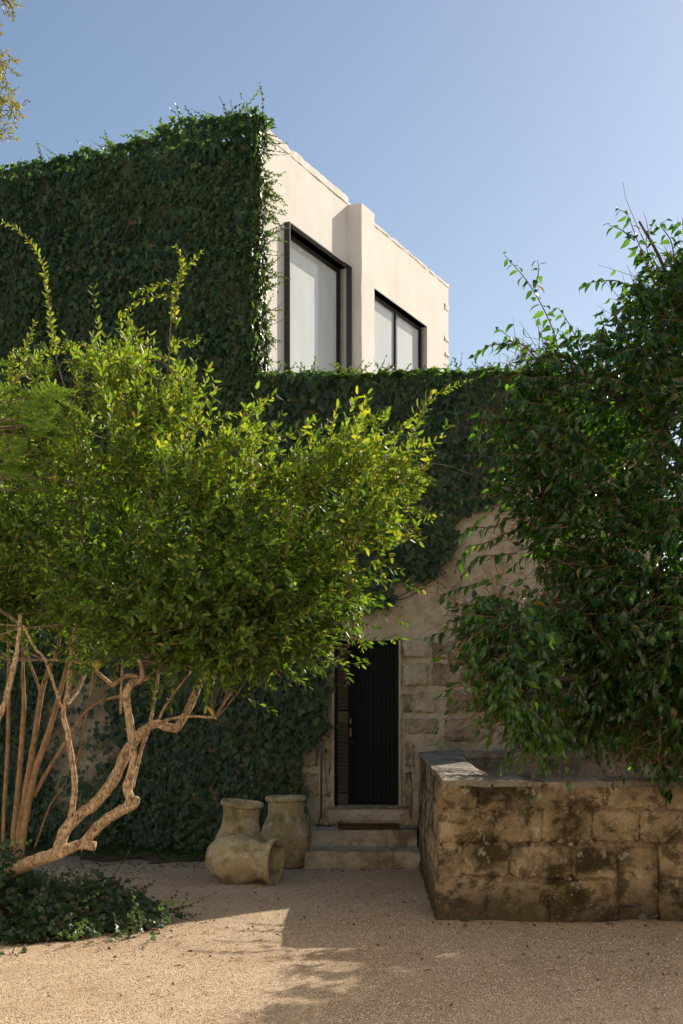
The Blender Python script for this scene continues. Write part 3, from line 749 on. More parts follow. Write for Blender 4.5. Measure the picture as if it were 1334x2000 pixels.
# coping: slabs with worn edges
def slab(poly, z, h, seed, name='coping'):
    """poly: 4 corners (x,y) counter-clockwise; z per corner"""
    n = 8; V = []; F = []; p = np.array(poly, float); z = np.array(z)
    for j in range(n + 1):
        for i in range(n + 1):
            s, t = i / n, j / n; wq = np.array([(1 - s) * (1 - t), s * (1 - t), s * t, (1 - s) * t]); xy = wq @ p; zc = wq @ z
            e = min(s, 1 - s, t, 1 - t); V.append((xy[0], xy[1], zc - (.02 if e == 0 else 0)))
    V = np.array(V); V = V + np.stack([snoise(V, 5, 2, 4) * .012, snoise(V, 5, 2, 5) * .012, snoise(V, 3.5, 3, 6) * .014], -1)
    W = n + 1
    for j in range(n):
        for i in range(n): F.append([j * W + i, j * W + i + 1, (j + 1) * W + i + 1, (j + 1) * W + i])
    ring = [i for i in range(W)] + [j * W + n for j in range(1, W)] + [n * W + i for i in range(n - 1, -1, -1)] + [j * W for j in range(n - 1, 0, -1)]
    b0 = len(V); V = np.vstack([V, V[ring] - [0, 0, h]])
    for q in range(len(ring)): F.append([ring[q], b0 + q, b0 + (q + 1) % len(ring), ring[(q + 1) % len(ring)]])
    return obj(name, V, F, M['coping'], bs)
zf = BT + .02
slab([(.855, 12.14), (1.62, 12.13), (1.62, 12.72), (1.30, 12.72)], [zf] * 4, .05, 1)
xx = [1.624, 2.25, 2.9, 3.6, 4.3]
for a, c in zip(xx[:-1], xx[1:]): slab([(a, 12.14), (c - .005, 12.13), (c - .005, 12.62), (a, 12.63)], [zf - random.uniform(0, .012)] * 4, .05, 2)
slab([(.858, 12.18), (1.296, 12.724), (1.32, 14.4), (.895, 14.4)], [zf + .005, zf + .005, zf + .04, zf + .04], .05, 3)
slab([(.897, 14.405), (1.322, 14.405), (1.39, 16.95), (.945, 16.95)], [zf + .04, zf + .04, zf + .075, zf + .075], .05, 4)
slab([(.94, 16.955), (2.5, 16.955), (2.5, 17.43), (.94, 17.43)], [zf + .08] * 4, .05, 5); slab([(2.505, 16.96), (4.3, 16.96), (4.3, 17.43), (2.505, 17.43)], [zf + .075] * 4, .05, 6)
b = MB(); b.box(1.32, 4.3, 16.98, 17.44, -.05, zf + .02); b.build('rear_wall', M['coping'], bs)
b = MB(); b.box(.93, 1.33, 12.66, 16.98, -.05, zf - .0); b.box(.93, 4.3, 12.33, 12.64, -.05, zf - .035); b.build('core', M['mortar'], bs)
b = MB(); b.box(1.33, 4.3, 12.64, 16.98, .2, .25); b.build('floor', M['mortar'], bs)
# pipe and valve in the niche
a = P(1255, 1788, 12.2); pipe = thing('water_pipe', 'old iron pipe with round valve in the niche of the basin wall', 'pipe', (a[0], 12.2, 0))
MB().add(*tube(catmull([P(1217, 1768, 12.15), P(1241, 1768, 12.14), P(1252, 1775, 12.13), P(1255, 1787, 12.14)], 4), .009, 7)).build('pipe', M['iron'], pipe)
MB().add(*tube([P(1255, 1792, 12.2), P(1255, 1792, 12.1)], .026, 12)).add(*tube([P(1255, 1792, 12.105), P(1255, 1792, 12.09)], .034, 12)).build('valve', M['iron'], pipe)
MB().add(*tube(catmull([P(1259, 1792, 12.14), P(1272, 1792, 12.11), P(1286, 1788, 12.1)], 4), .011, 7)).build('handle', M['iron'], pipe)

# ------------------------------------------------------------------ jars
def lathe(prof, n=40, wob=.0, seed=0, closed=False):
    V = []; F = []; m = len(prof)
    for i in range(n):
        an = 2 * math.pi * i / n
        for r, z in prof: V.append((r * math.cos(an), r * math.sin(an), z))
    V = np.array(V)
    V = V * (1 + wob * snoise(V, 3, 2, seed))[:, None]
    for i in range(n):
        for k in range(m - 1):
            a = i * m + k; b_ = ((i + 1) % n) * m + k; F.append([a, b_, b_ + 1, a + 1])
    return V, F
def jar(name, label, loc, rot, body, rim, wob, seed):
    t = thing(name, label, 'jar', loc, 'old clay jars beside the steps')
    bp = catmull(np.array([(r, 0, z) for r, z in body]), 5)[:, [0, 2]]; bp[:, 0] = np.maximum(bp[:, 0], .001)
    R = np.array(Matrix.Rotation(rot[2], 3, 'Z') @ Matrix.Rotation(rot[1], 3, 'Y') @ Matrix.Rotation(rot[0], 3, 'X'))
    for nm, pr in (('body', bp), ('rim', np.array(rim))):
        V, F = lathe(pr, 44, wob, seed); obj(nm, V @ R.T + np.array(loc), F, M['clay'], t, smooth=True)
    return t
# standing jar by the steps
body = [(.001, 0), (.12, 0), (.165, .02), (.225, .13), (.275, .27), (.285, .36), (.262, .47), (.222, .56), (.205, .63), (.205, .70), (.212, .755)]
inner = [(.19, .76), (.18, .66), (.2, .5), (.24, .36)]
rim = [(.208, .748), (.222, .752), (.236, .765), (.238, .79), (.226, .812), (.205, .812), (.19, .79), (.182, .7), (.2, .55)]
jar('clay_jar', 'tall upright clay jar next to the stone steps', P(559, 1695, 16.15) * [1, 1, 0], (0, .0, .4), body, rim, .005, 1)
# upright jar behind the lying one, tilted
body = [(.001, 0), (.12, 0), (.16, .02), (.225, .14), (.265, .27), (.262, .38), (.215, .5), (.195, .58), (.192, .66), (.2, .74)]
rim = [(.196, .735), (.212, .74), (.23, .752), (.233, .778), (.22, .796), (.2, .796), (.185, .775), (.178, .69), (.19, .55)]
jar('clay_jar', 'tilted upright clay jar standing behind the fallen jar', P(462, 1710, 15.35) * [1, 1, 0] + [0.0, 0, .01], (math.radians(4), math.radians(4), .2), body, rim, .006, 2)
# fallen jar, mouth towards the steps: axis along +X and a little towards the viewer
body = [(.001, 0), (.1, .0), (.15, .025), (.225, .12), (.268, .24), (.272, .33), (.235, .46), (.2, .55), (.195, .62), (.205, .68)]
rim = [(.2, .675), (.218, .68), (.24, .695), (.246, .72), (.236, .742), (.214, .744), (.196, .72), (.186, .62), (.2, .5), (.24, .36), (.24, .25), (.1, .06), (.001, .05)]
lj = P(407, 1690, 14.75); 
jar('clay_jar', 'fallen clay jar lying on gravel with its open mouth facing the steps', (lj[0] + .01, 14.80, .262), (0, math.radians(92), math.radians(-20)), body, rim, .006, 3)

# dark soil and litter along the foot of the ivy wall
u_ = np.linspace(-.45, 7.5, 60); V = []
for k, a in enumerate(u_):
    w_ = 1.0 + .22 * math.sin(k * .9) + .12 * math.sin(k * 2.3) + .06 * math.sin(k * 5.1); w_ *= min(1, .15 + k * .12)
    for q in (0.0, .4, .8, 1.0):
        p = C0 + LD * a + NL * (w_ * q); p[2] = ground_h(np.array(p[0]), np.array(p[1])) + .03 * (1 - q) + .014; V.append(p)
F = [[k * 4 + j, (k + 1) * 4 + j, (k + 1) * 4 + j + 1, k * 4 + j + 1] for k in range(59) for j in range(3)]
ts_ = NT('bed_soil'); nn = ts_.noise(14, 6, .7); tag(obj('soil', V, F, ts_.fin(ts_.mix(nn, (.08, .055, .034), (.26, .185, .115)), .95, ts_.bump(nn, .03, 1.0), spec=.1), smooth=True), kind='structure')

# ------------------------------------------------------------------ ivy
def ivy_patch(O, u, v, n, a0, a1, b0, b1, dens, keep=None, lump=.10, size=(.055, .095), base=.03, seed=0):
    r = np.random.default_rng(seed); N = int((a1 - a0) * (b1 - b0) * dens)
    a = r.uniform(a0, a1, N); b_ = r.uniform(b0, b1, N)
    p = O + a[:, None] * u + b_[:, None] * v
    off = base + lump * (.5 + .5 * snoise(p, 1.1, 4, seed + 1)) * r.uniform(.3, 1.0, N)
    p = p + off[:, None] * n
    if keep is not None:
        m = keep(p, a, b_); p = p[m]; off = off[m]
    N = len(p)
    y = -v * 1.0 + u * r.normal(0, .45, (N, 1)) + n * r.uniform(.05, .6, (N, 1))
    z = n * 1.0 + v * r.uniform(.0, .8, (N, 1)) + u * r.normal(0, .35, (N, 1))
    return p, frames(y, z), r.uniform(*size, N), off

def sprigs(starts, dirs, lens, leaf=(.03, .05), gap=.035, seed=0, curve=.3, K=7, side=.8):
    """thin shoots with alternate leaves: returns paths and leaf frames"""
    r = np.random.default_rng(seed); starts = np.asarray(starts); M_ = len(starts); dirs = norm(dirs); lens = np.asarray(lens)
    bend = r.normal(0, 1, (M_, 3)); bend -= (bend * dirs).sum(1, keepdims=True) * dirs; bend = norm(bend)
    t = np.linspace(0, 1, K)[None, :, None]
    paths = starts[:, None] + dirs[:, None] * lens[:, None, None] * t + bend[:, None] * (curve * lens)[:, None, None] * t ** 2
    pos, Y, Z, S = [], [], [], []
    for i in range(M_):
        nl = max(3, int(lens[i] / gap)); s = (np.arange(nl) + .6) / nl
        pc = starts[i] + dirs[i] * lens[i] * s[:, None] + bend[i] * curve * lens[i] * (s ** 2)[:, None]
        tg = norm(dirs[i] + 2 * bend[i] * curve * s[:, None]); rd = norm(np.cross(tg, r.normal(0, 1, 3)))
        sg = np.where(np.arange(nl) % 2, 1, -1)[:, None]
        y = tg * .6 + rd * sg * side + r.normal(0, .22, (nl, 3)); z = np.cross(tg, rd) + r.normal(0, .4, (nl, 3)) + [0, 0, .5]
        pos.append(pc); Y.append(y); Z.append(z); S.append(r.uniform(*leaf, nl) * (1 - .45 * s))
    return paths, np.concatenate(pos), frames(np.concatenate(Y), np.concatenate(Z)), np.concatenate(S)

# upper house ivy
def r01(n): return np.random.default_rng(77).random(n)
ivy = thing('ivy', 'dense dark ivy covering the whole shaded face of the tall house', 'ivy', C0 + [-.5, 0, 0])
bare = [(95, 1310), (160, 1300), (235, 1310), (232, 1400), (240, 1450), (215, 1500), (205, 1600), (140, 1640), (100, 1620)]
def topz(bb): return 9.0 + .06 * (bb < 1.15) - .12 * (bb > 1.25) * np.clip((bb - 1.25) / 1.0, 0, 1)
def keepA(p, a, b_):
    pr = project(p); nz = snoise(p, 3.0, 2, 9)
    m = ~inpoly(pr + np.stack([nz * 30, -nz * 26], -1), bare) | (np.random.default_rng(8).random(len(a)) < .12)
    return m & (p[:, 2] < topz(a) + .07 * nz) & ((p[:, 2] > 4.6) | (np.random.default_rng(6).random(len(a)) < .75))
S_ = [ivy_patch(C0, LD, UP, NL, .0, 7.2, 0.0, 9.12, 940, keepA, .24, (.042, .1), .03, 11)]
# foot of the wall: bulging undergrowth of ivy
S_.append(ivy_patch(C0, LD, UP, NL, .0, 6, 0, .9, 460, lambda p, a, b_: r01(len(p)) < 1 - b_ / 1.1, .5, (.05, .085), .05, 12))
S_.append(ivy_patch(C0 + UP * .02, LD, -NL, UP, -.1, 6, -1.45, 0, 420, lambda p, a, b_: r01(len(p)) < (1.15 + b_ / 1.35 + .35 * snoise(p, 2.0, 2, 8)), .13, (.04, .08), .02, 16))
# wrapped round the corner on the sunlit side
def keepB(p, a, b_):
    lim = .03 + .17 * (.5 + .5 * snoise(p * [0, 0, 1], 1.3, 3, 3)) + .12 * np.clip((6.6 - p[:, 2]) / .8, 0, 1)
    return (a < lim * np.random.default_rng(5).uniform(.5, 1.25, len(a)))
S_.append(ivy_patch(C0 - NW * .02, D, UP, NW, -.05, .7, 5.5, 9.02, 1500, keepB, .06, (.04, .08), .01, 13))
S_.append(ivy_patch(C0 - NW * .045, D, UP, NW, -.18, .06, 5.5, 9.02, 900, lambda p, a, b_: np.ones(len(p), bool), .04, (.045, .085), .0, 14))
# parapet cushion
def keepT(p, a, b_): return np.ones(len(p), bool)
q = ivy_patch(C0 + UP * 8.9, LD, -NL, UP, -.1, 8, -.12, .35, 520, keepT, .12, (.045, .08), .0, 15); q[0][:, 2] -= .16 * np.clip((((q[0] - C0) @ LD) - 1.2) / .8, 0, 1); S_.append(q)
bb = rng.uniform(-.1, 7, 80); bb[:34] = rng.uniform(-.1, 3.6, 34); s0 = C0 + LD * bb[:, None] + NL * rng.uniform(-.1, .1, (80, 1)); s0[:, 2] = topz(bb) - .03
dd = np.stack([rng.normal(-.7, .6, 80), rng.normal(0, .35, 80), rng.uniform(.1, .7, 80)], -1)
ln = rng.uniform(.1, .36, 80)
s0 = np.vstack([s0, C0 + [.03, 0, 9.0], C0 + [-.42, .1, 9.03], C0 + [-.36, .1, 9.0]]); dd = np.vstack([dd, [.12, 0, 1], [-.12, 0, 1], [.5, 0, .3]]); ln = np.concatenate([ln, [.36, .3, .5]])
pth1, sp_p, sp_R, sp_s = sprigs(s0, dd, ln, (.035, .062), .028, 21, .3)
zc = rng.uniform(5.8, 8.9, 90); s1 = C0 + D * .06 + NW * .0 + UP * zc[:, None]
dd = D * 1.0 + NW * rng.uniform(.05, .7, (90, 1)) + UP * rng.normal(.1, .45, (90, 1))
pth2, sq_p, sq_R, sq_s = sprigs(s1, dd, rng.uniform(.12, .42, 90), (.035, .06), .024, 22, .3)
pos = np.concatenate([s[0] for s in S_] + [sp_p, sq_p]); R_ = np.concatenate([s[1] for s in S_] + [sp_R, sq_R]); scl = np.concatenate([s[2] for s in S_] + [sp_s, sq_s])
offs = np.concatenate([s[3] for s in S_] + [np.full(len(sp_s) + len(sq_s), .1)])
pr = project(pos); seen = (pr[:, 1] < 820) & (pr[:, 0] > 0)
foliage(ivy, IVY, pos, R_, scl, M['ivy'], 300, scl * (offs > .09) * np.where(seen, 1, .01))
rn = []; rz = np.random.default_rng(19)       # woody runners showing between the leaves
for k in range(36):
    a, z = rz.uniform(0, 4.6), rz.uniform(3.5, 8.6); hd = rz.uniform(-.9, .9); q = []
    for i in range(7): q.append(C0 + LD * a + UP * z + NL * rz.uniform(.15, .26)); a += .11 * math.sin(hd); z -= .11 * math.cos(hd); hd += rz.normal(0, .35)
    rn.append(q)
V, F = tubes(np.array(rn), .006, .003, 4); tag(obj('stems', V, [F], M['ivy_stem'], ivy), kind='stuff')
V, F = tubes(np.concatenate([pth1, pth2]), .004, .0015); tag(obj('stems', V, [F], M['twig'], ivy), kind='stuff')

# ivy over the lower wall
ivy2 = thing('ivy', 'ragged ivy draped over the low stone wall around the dark door', 'ivy', (0, FY - .1, 0))
edge = [(480, 700), (1400, 690), (1400, 860), (1080, 900), (1000, 925), (962, 985), (905, 1005), (893, 1055), (845, 1125), (815, 1130), (780, 1165), (740, 1182), (690, 1193), (640, 1205), (652, 1262), (655, 1340), (640, 1350), (640, 1410), (622, 1445), (585, 1470), (583, 1500), (592, 1555), (575, 1610), (470, 1640), (470, 700)]
def keepC(p, a, b_):
    pr = project(p); nz = snoise(p, 3.4, 3, 12); return inpoly(pr + np.stack([nz * 16, -nz * 14], -1), edge)
hole = [(762, 1130), (800, 1140), (790, 1165), (765, 1160)]
S_ = [ivy_patch(O2, UX, UP, NF, -1.1, XE, .0, 5.85, 820, lambda p, a, b_: keepC(p, a, b_) & ~inpoly(project(p), hole), .24, (.045, .112), .03, 31)]
S_.append(ivy_patch(O2, UX, UP, NF, -1.1, -.42, 0, .8, 450, keepT, .3, (.05, .085), .05, 32))
S_.append(ivy_patch(O2 + UP * 5.76, UX, -NF, UP, -1.0, XE, -.16, .45, 900, keepT, .2, (.045, .085), .0, 33))
n_ = 130; xs_ = rng.uniform(-.9, XE, n_); s0 = np.stack([xs_, np.full(n_, FY + .05), np.full(n_, 5.85)], -1)
dd = np.stack([rng.normal(.2, .7, n_), rng.normal(-.1, .3, n_), rng.uniform(.15, .7, n_)], -1)
pth1, sp_p, sp_R, sp_s = sprigs(s0, dd, rng.uniform(.1, .3, n_), (.035, .055), .028, 23, .3)
# hanging edge runners
e_ = np.array(edge[7:19], float); seg = rng.integers(0, len(e_) - 1, 26); tt = rng.random((26, 1)); pe = e_[seg] * (1 - tt) + e_[seg + 1] * tt
s1 = np.array([P(x, y, FY - .06) for x, y in pe]); dd = np.stack([rng.normal(.3, .7, 26), np.full(26, -.1), rng.uniform(-1, .1, 26)], -1)
pth2, sq_p, sq_R, sq_s = sprigs(s1, dd, rng.uniform(.1, .35, 26), (.035, .06), .05, 24, .3)
pos = np.concatenate([s[0] for s in S_] + [sp_p, sq_p]); R_ = np.concatenate([s[1] for s in S_] + [sp_R, sq_R]); scl = np.concatenate([s[2] for s in S_] + [sp_s, sq_s])
offs = np.concatenate([s[3] for s in S_] + [np.full(len(sp_s) + len(sq_s), .05)])
pr = project(pos); seen = ((pr[:, 1] < 850) & (pr[:, 0] < 1000) & (pr[:, 0] > 520)) | ((pr[:, 0] > 860) & (pr[:, 0] < 960) & (pr[:, 1] < 1000)) | ((pr[:, 0] > 480) & (pr[:, 0] < 640) & (pr[:, 1] > 1340))
foliage(ivy2, IVY, pos, R_, scl, M['ivy'], 300, scl * (offs > .08) * np.where(seen, 1, .01))
V, F = tubes(np.concatenate([pth1, pth2]), .005, .002); tag(obj('stems', V, [F], M['ivy_stem'], ivy2), kind='stuff')
for pts in ([(700, 1205), (745, 1178), (800, 1165), (850, 1125), (890, 1075), (910, 1060)], [(735, 1192), (790, 1160), (845, 1135), (868, 1110)], [(560, 1440), (575, 1350), (580, 1300)], [(497, 1560), (490, 1480), (480, 1430)]):
    pp = catmull([P(x, y, FY - .05 - .02 * (i % 2)) for i, (x, y) in enumerate(pts)], 5); MB().add(*tube(pp, [.009, .005], 5)).build('stem', M['ivy_stem'], ivy2)

# ------------------------------------------------------------------ generic twig clouds
def cloud(poly, Yf, thick, ncl, edge_px=150, seed=0, pad=0, back=.5):
    """cluster centres inside an outline, spread in depth; Yf(px,py) gives the middle depth"""
    r = np.random.default_rng(seed); poly = np.asarray(poly, float); lo, hi = poly.min(0), poly.max(0); out = []
    while len(out) < ncl:
        c = r.uniform(lo, hi, (ncl * 3, 2)); c = c[inpoly(c, poly)]; d = polydist(c, poly)
        c = c[d > pad * r.uniform(.4, 1, len(c))]; d = polydist(c, poly)
        th = thick * np.sqrt(np.clip(d / edge_px, .03, 1)); s = r.uniform(-1, 1, len(c)); s = np.sign(s) * np.abs(s) ** .7
        out += [P(x, y, Yf(x, y) + q) for (x, y), q in zip(c, th * s)]
    return np.array(out[:ncl])

def twigs(P0, Dr, L, gap, leaf, seed, droop=.0, side=.9, fwd=.55, K=4, pairs=True, down=0.0, jitter=.25, upz=.6):
    """vectorised: twigs with leaves along them"""
    r = np.random.default_rng(seed); Dr = norm(Dr); Mn = len(P0)
    bend = norm(r.normal(0, 1, (Mn, 3)) + [0, 0, -droop * 3]); cur = r.uniform(.1, .35, Mn)
    t = np.linspace(0, 1, K)[None, :, None]
    paths = P0[:, None] + Dr[:, None] * L[:, None, None] * t + bend[:, None] * (cur * L)[:, None, None] * t ** 2
    nl = int(np.ceil(L.max() / gap)); s = (np.arange(nl)[None] + r.uniform(.2, .8, (Mn, nl))) / (L[:, None] / gap); ok = s < 1.02
    i, j = np.where(ok); sv = s[i, j][:, None]
    pc = P0[i] + Dr[i] * L[i][:, None] * sv + bend[i] * (cur * L)[i][:, None] * sv ** 2
    tg = norm(Dr[i] + 2 * bend[i] * cur[i][:, None] * sv)
    q = norm(np.cross(tg, r.normal(0, 1, (Mn, 3))[i])); q2 = np.cross(tg, q)
    an = (j * 1.57 + r.normal(0, .5, len(j)))[:, None]; rd = q * np.cos(an) + q2 * np.sin(an)
    pos, Y, Z = [], [], []
    for sg in ((1, -1) if pairs else (1,)):
        y = tg * fwd + rd * sg * side + r.normal(0, jitter, pc.shape) + np.array([0, 0, -down])
        z = np.cross(y, np.cross(tg, y)) * -1 + r.normal(0, .35, pc.shape) + np.array([0, 0, upz])
        pos.append(pc); Y.append(y); Z.append(z)
    pos = np.concatenate(pos); n = len(pos)
    return paths, pos, frames(np.concatenate(Y), np.concatenate(Z)), r.uniform(*leaf, n)

def connect(cl, skel, r0, r1, seed, sag=.15, K=7):
    """curved branchlets from the nearest skeleton point (below) to each cluster"""
    r = np.random.default_rng(seed); out = []
    for c in cl:
        d = skel - c; dist = np.linalg.norm(d, axis=1) + 1.2 * np.maximum(0, skel[:, 2] - c[2]); a = skel[np.argmin(dist)]
        t = np.linspace(0, 1, K)[:, None]; m = (a + c) / 2 + r.normal(0, .1, 3) + [0, 0, -sag * np.linalg.norm(c - a) * .3]
        out.append((1 - t) ** 2 * a + 2 * t * (1 - t) * m + t * t * c)
    return np.array(out)

# ------------------------------------------------------------------ pomegranate tree
YT = 10.8
pome = thing('pomegranate_tree', 'sunlit pomegranate tree with twisted pale trunk and yellow green leaves', 'tree', (-2.3, YT, 0))
def cp(pts):                                  # points of the close-up crop -> photograph pixels
    return [(x / 2.668, 1200 + y / 2.668) + ((d,) if True else ()) for x, y, d in pts]
def limb(pts, rad, name='branch', sides=9, rough=.14, seed=0, mat='bark', parent=None, n=6):
    pp = catmull([P(x, y, YT + d) for x, y, d in pts], n); pp = pp + .004 * np.stack([snoise(pp, 7, 2, k + seed) for k in range(3)], -1)
    rr = np.interp(np.linspace(0, 1, len(pp)), np.linspace(0, 1, len(rad)), rad)
    rr = rr * (.9 if mat == 'bark' else 1)
    mb_ = MB().add(*tube(pp, rr, sides, rough, True, seed)); q_ = np.random.default_rng(seed + 70)
    if mat == 'bark':                          # short broken spurs
        for k in range(int(len(pp) * .35)):
            i = q_.integers(1, len(pp) - 1); d = norm(q_.normal(0, 1, 3) + [0, -.3, .3]); mb_.add(*tube([pp[i] + d * rr[i] * .7, pp[i] + d * (rr[i] + q_.uniform(.006, .025))], [.006, .003], 5))
    mb_.build(name, M[mat], parent or pome, smooth=True); return pp
SK = []
SK.append(limb(cp([(-70, 1600, 1.1), (-20, 1440, 1.0), (50, 1350, .75), (130, 1308, .42), (215, 1272, .15), (300, 1245, 0), (380, 1215, .05), (430, 1200, .1), (497, 1208, .1)]), [.07, .062, .058, .054, .05, .046, .044], 'trunk', 12, .16, 1))
SK.append(limb(cp([(300, 1240, 0), (340, 1120, .02), (400, 1060, .05), (480, 1000, .1), (560, 910, .12), (610, 830, .12), (660, 720, .1), (700, 660, .1), (750, 605, .15), (810, 572, .2), (870, 588, .2), (915, 592, .2), (945, 560, .2), (990, 475, .25), (1030, 380, .3), (1065, 285, .35), (1120, 225, .4), (1180, 160, .5), (1290, 80, .6)]), [.05, .048, .046, .04, .036, .034, .03, .022], 'branch', 10, .16, 2))
SK.append(limb(cp([(430, 1205, .1), (470, 1150, .08), (530, 1090, .02), (600, 1040, -.05), (660, 1005, -.08), (680, 960, -.1), (665, 900, -.1), (690, 800, -.1), (692, 680, -.1), (675, 560, -.1), (660, 470, -.12), (660, 400, -.15), (690, 355, -.15), (735, 345, -.15)]), [.046, .044, .042, .038, .036, .034, .032, .034], 'branch', 10, .16, 3))
limb(cp([(660, 1008, -.08), (690, 1000, -.1), (705, 985, -.12), (712, 955, -.14)]), [.036, .034, .03, .026], 'branch_stub', 9, .2, 4)
SK.append(limb(cp([(368, 1060, .03), (385, 960, .0), (388, 870, -.02), (375, 760, -.04), (352, 620, -.05), (330, 520, -.05), (345, 440, -.05), (360, 340, .0), (375, 200, .05), (395, 40, .1), (420, -200, .2)]), [.026, .025, .024, .022, .018, .014], 'branch', 8, .14, 5))
SK.append(limb(cp([(328, 500, -.05), (290, 400, -.15), (262, 300, -.25), (225, 220, -.3), (180, 170, -.35), (120, 60, -.4)]), [.014, .012, .009], 'branch', 7, .12, 6))
SK.append(limb(cp([(345, 480, -.05), (400, 410, .1), (435, 330, .2), (480, 210, .3), (540, 60, .4)]), [.015, .012, .009], 'branch', 7, .12, 7))
SK.append(limb(cp([(690, 910, .15), (715, 800, .2), (740, 690, .25), (775, 590, .3), (800, 470, .3), (822, 340, .3), (832, 170, .35), (850, 0, .4)]), [.018, .016, .014, .012], 'branch', 7, .12, 8))
SK.append(limb(cp([(815, 575, .2), (880, 548, .1), (960, 532, .0), (1050, 532, -.05), (1130, 540, -.1)]), [.016, .014, .012, .011], 'branch', 7, .14, 9))
limb(cp([(1125, 540, -.1), (1150, 490, -.1), (1190, 430, -.1), (1232, 375, -.1)]), [.011, .009, .007], 'branch', 6, .1, 10)
SK.append(limb(cp([(735, 345, -.15), (790, 318, -.1), (860, 288, .0), (950, 240, .1), (1060, 150, .2), (1180, 40, .3), (1300, -120, .4)]), [.024, .02, .018, .014], 'branch', 8, .12, 11))
SK.append(limb(cp([(735, 345, -.15), (740, 290, -.3), (715, 200, -.4), (690, 100, -.45), (640, -60, -.5)]), [.02, .016, .012], 'branch', 8, .12, 12))
SK.append(limb(cp([(585, 370, .1), (540, 330, .05), (480, 280, .0), (420, 250, -.05), (300, 240, -.1), (230, 238, -.15)]), [.018, .016, .013, .01], 'branch', 7, .12, 13))
limb(cp([(590, 372, .1), (640, 330, .0), (690, 318, -.1), (725, 330, -.14)]), [.017, .018, .02], 'branch', 7, .12, 14)
SK.append(limb(cp([(630, 520, .2), (628, 420, .2), (636, 300, .2), (640, 100, .2), (650, -150, .3)]), [.011, .01, .008], 'branch', 6, .1, 15))
SK.append(limb(cp([(820, 560, .25), (880, 450, .3), (960, 340, .3), (1010, 280, .4)]), [.012, .01, .008], 'branch', 6, .1, 16))
SK.append(limb(cp([(-40, 600, -.7), (10, 500, -.7), (45, 390, -.7), (75, 270, -.7), (95, 150, -.65), (110, 0, -.6)]), [.026, .024, .02, .016], 'branch', 8, .14, 17))
SK.append(limb([(460, 1250, .6), (560, 1150, .6), (660, 1030, .6), (740, 950, .55), (830, 908, .5), (880, 912, .5), (936, 932, .45)], [.02, .016, .012, .007, .004, .003], 'branch', 6, .1, 18, 'bark_grey'))
SK.append(limb([(318, 1300, .1), (300, 1150, .1), (310, 950, .1), (322, 800, .1), (330, 700, .1), (335, 600, .1), (345, 560, .1)], [.018, .016, .013, .011, .008, .005, .003], 'branch', 6, .1, 19, 'bark_grey'))
SK.append(limb([(150, 1230, .0), (160, 1050, .0), (150, 850, .0), (115, 720, .0), (100, 650, .0)], [.014, .012, .009, .006, .004], 'branch', 6, .1, 20, 'bark_grey'))
SK.append(limb([(480, 1290, .4), (560, 1240, .3), (640, 1230, .2), (690, 1250, .1)], [.016, .012, .008, .004], 'branch', 6, .1, 21, 'bark_grey'))
SK = np.concatenate(SK)

outline = [(-160, 850), (-60, 840), (40, 800), (90, 720), (120, 690), (170, 700), (235, 705), (262, 740), (305, 770), (335, 775), (400, 850), (470, 850), (520, 905), (560, 885), (640, 890), (700, 890), (755, 880), (800, 885), (812, 930), (790, 1000), (770, 1060), (720, 1090), (680, 1130), (672, 1200), (680, 1255), (630, 1265), (560, 1290), (520, 1310), (480, 1285), (420, 1310), (370, 1300), (320, 1270), (250, 1245), (180, 1250), (90, 1225), (0, 1260), (-160, 1260)]
cl = cloud(outline, lambda x, y: YT + .3 - .75 * x / 850, .72, 250, 210, 41, 14)
cl = np.concatenate([cl, cloud([(130, 1150), (640, 1150), (610, 1270), (520, 1315), (420, 1300), (300, 1285), (180, 1265)], lambda x, y: 10.55 - .4 * x / 850, .35, 46, 80, 48, 5)])
pc_ = project(cl); hole_ = snoise(np.stack([cl[:, 0], 0 * cl[:, 0], cl[:, 2]], -1), 1.5, 2, 5); cl = cl[(hole_ > np.where(pc_[:, 0] > 430, -.16, -.3)) | (pc_[:, 1] > 1120)]
cr = connect(cl, SK, 0, 0, 42)
V, F = tubes(cr, .0075, .0025, 4); tag(obj('branchlets', V, [F], M['bark_grey'], pome), kind='stuff')
rg = np.random.default_rng(43); per = 16
ci = np.repeat(np.arange(len(cl)), per); out = norm(cl - np.array([-1.4, YT + .3, 3.1]))
tp = cl[ci] + rg.normal(0, .07, (len(ci), 3)); td = norm(rg.normal(0, 1, (len(ci), 3)) + out[ci] * .6 + [0, 0, .4])
L = rg.uniform(.08, .26, len(ci)); lng = rg.random(len(ci)) < .2; L = np.where(lng, rg.uniform(.3, .6, len(ci)), L); td = np.where(lng[:, None], norm(td * .6 + out[ci] * .6 + [.15, 0, .55]), td)
pth, pos, R_, scl = twigs(tp, td, L, 0.032, (.042, .078), 44, .1, .75, .75)
m = inpoly(project(pos), outline) | (rg.random(len(pos)) < .8); pos, R_, scl = pos[m], R_[m], scl[m]
V, F = tubes(pth, .0028, .0012, 3); tag(obj('twigs', V, [F], M['twig'], pome), kind='stuff')
q_ = project(pos); ed_ = polydist(q_, outline); lit_tint = (rg.random(len(pos)) < np.clip(np.maximum(1.0 - ed_ / 110, (1010 - q_[:, 1]) / 260), 0, .6) * (q_[:, 1] < 1120)) | ~inpoly(q_, outline) & (q_[:, 1] < 1100) & (rg.random(len(pos)) < .8)  # paler young-leaf colour at the tips, and painted sunlight towards the crown top
foliage(pome, NARROW, pos[lit_tint], R_[lit_tint], scl[lit_tint], M['pome_young_lit'], 60, name='young_sunlit_foliage')
foliage(pome, NARROW, pos[~lit_tint], R_[~lit_tint], scl[~lit_tint], M['pome'], 170)
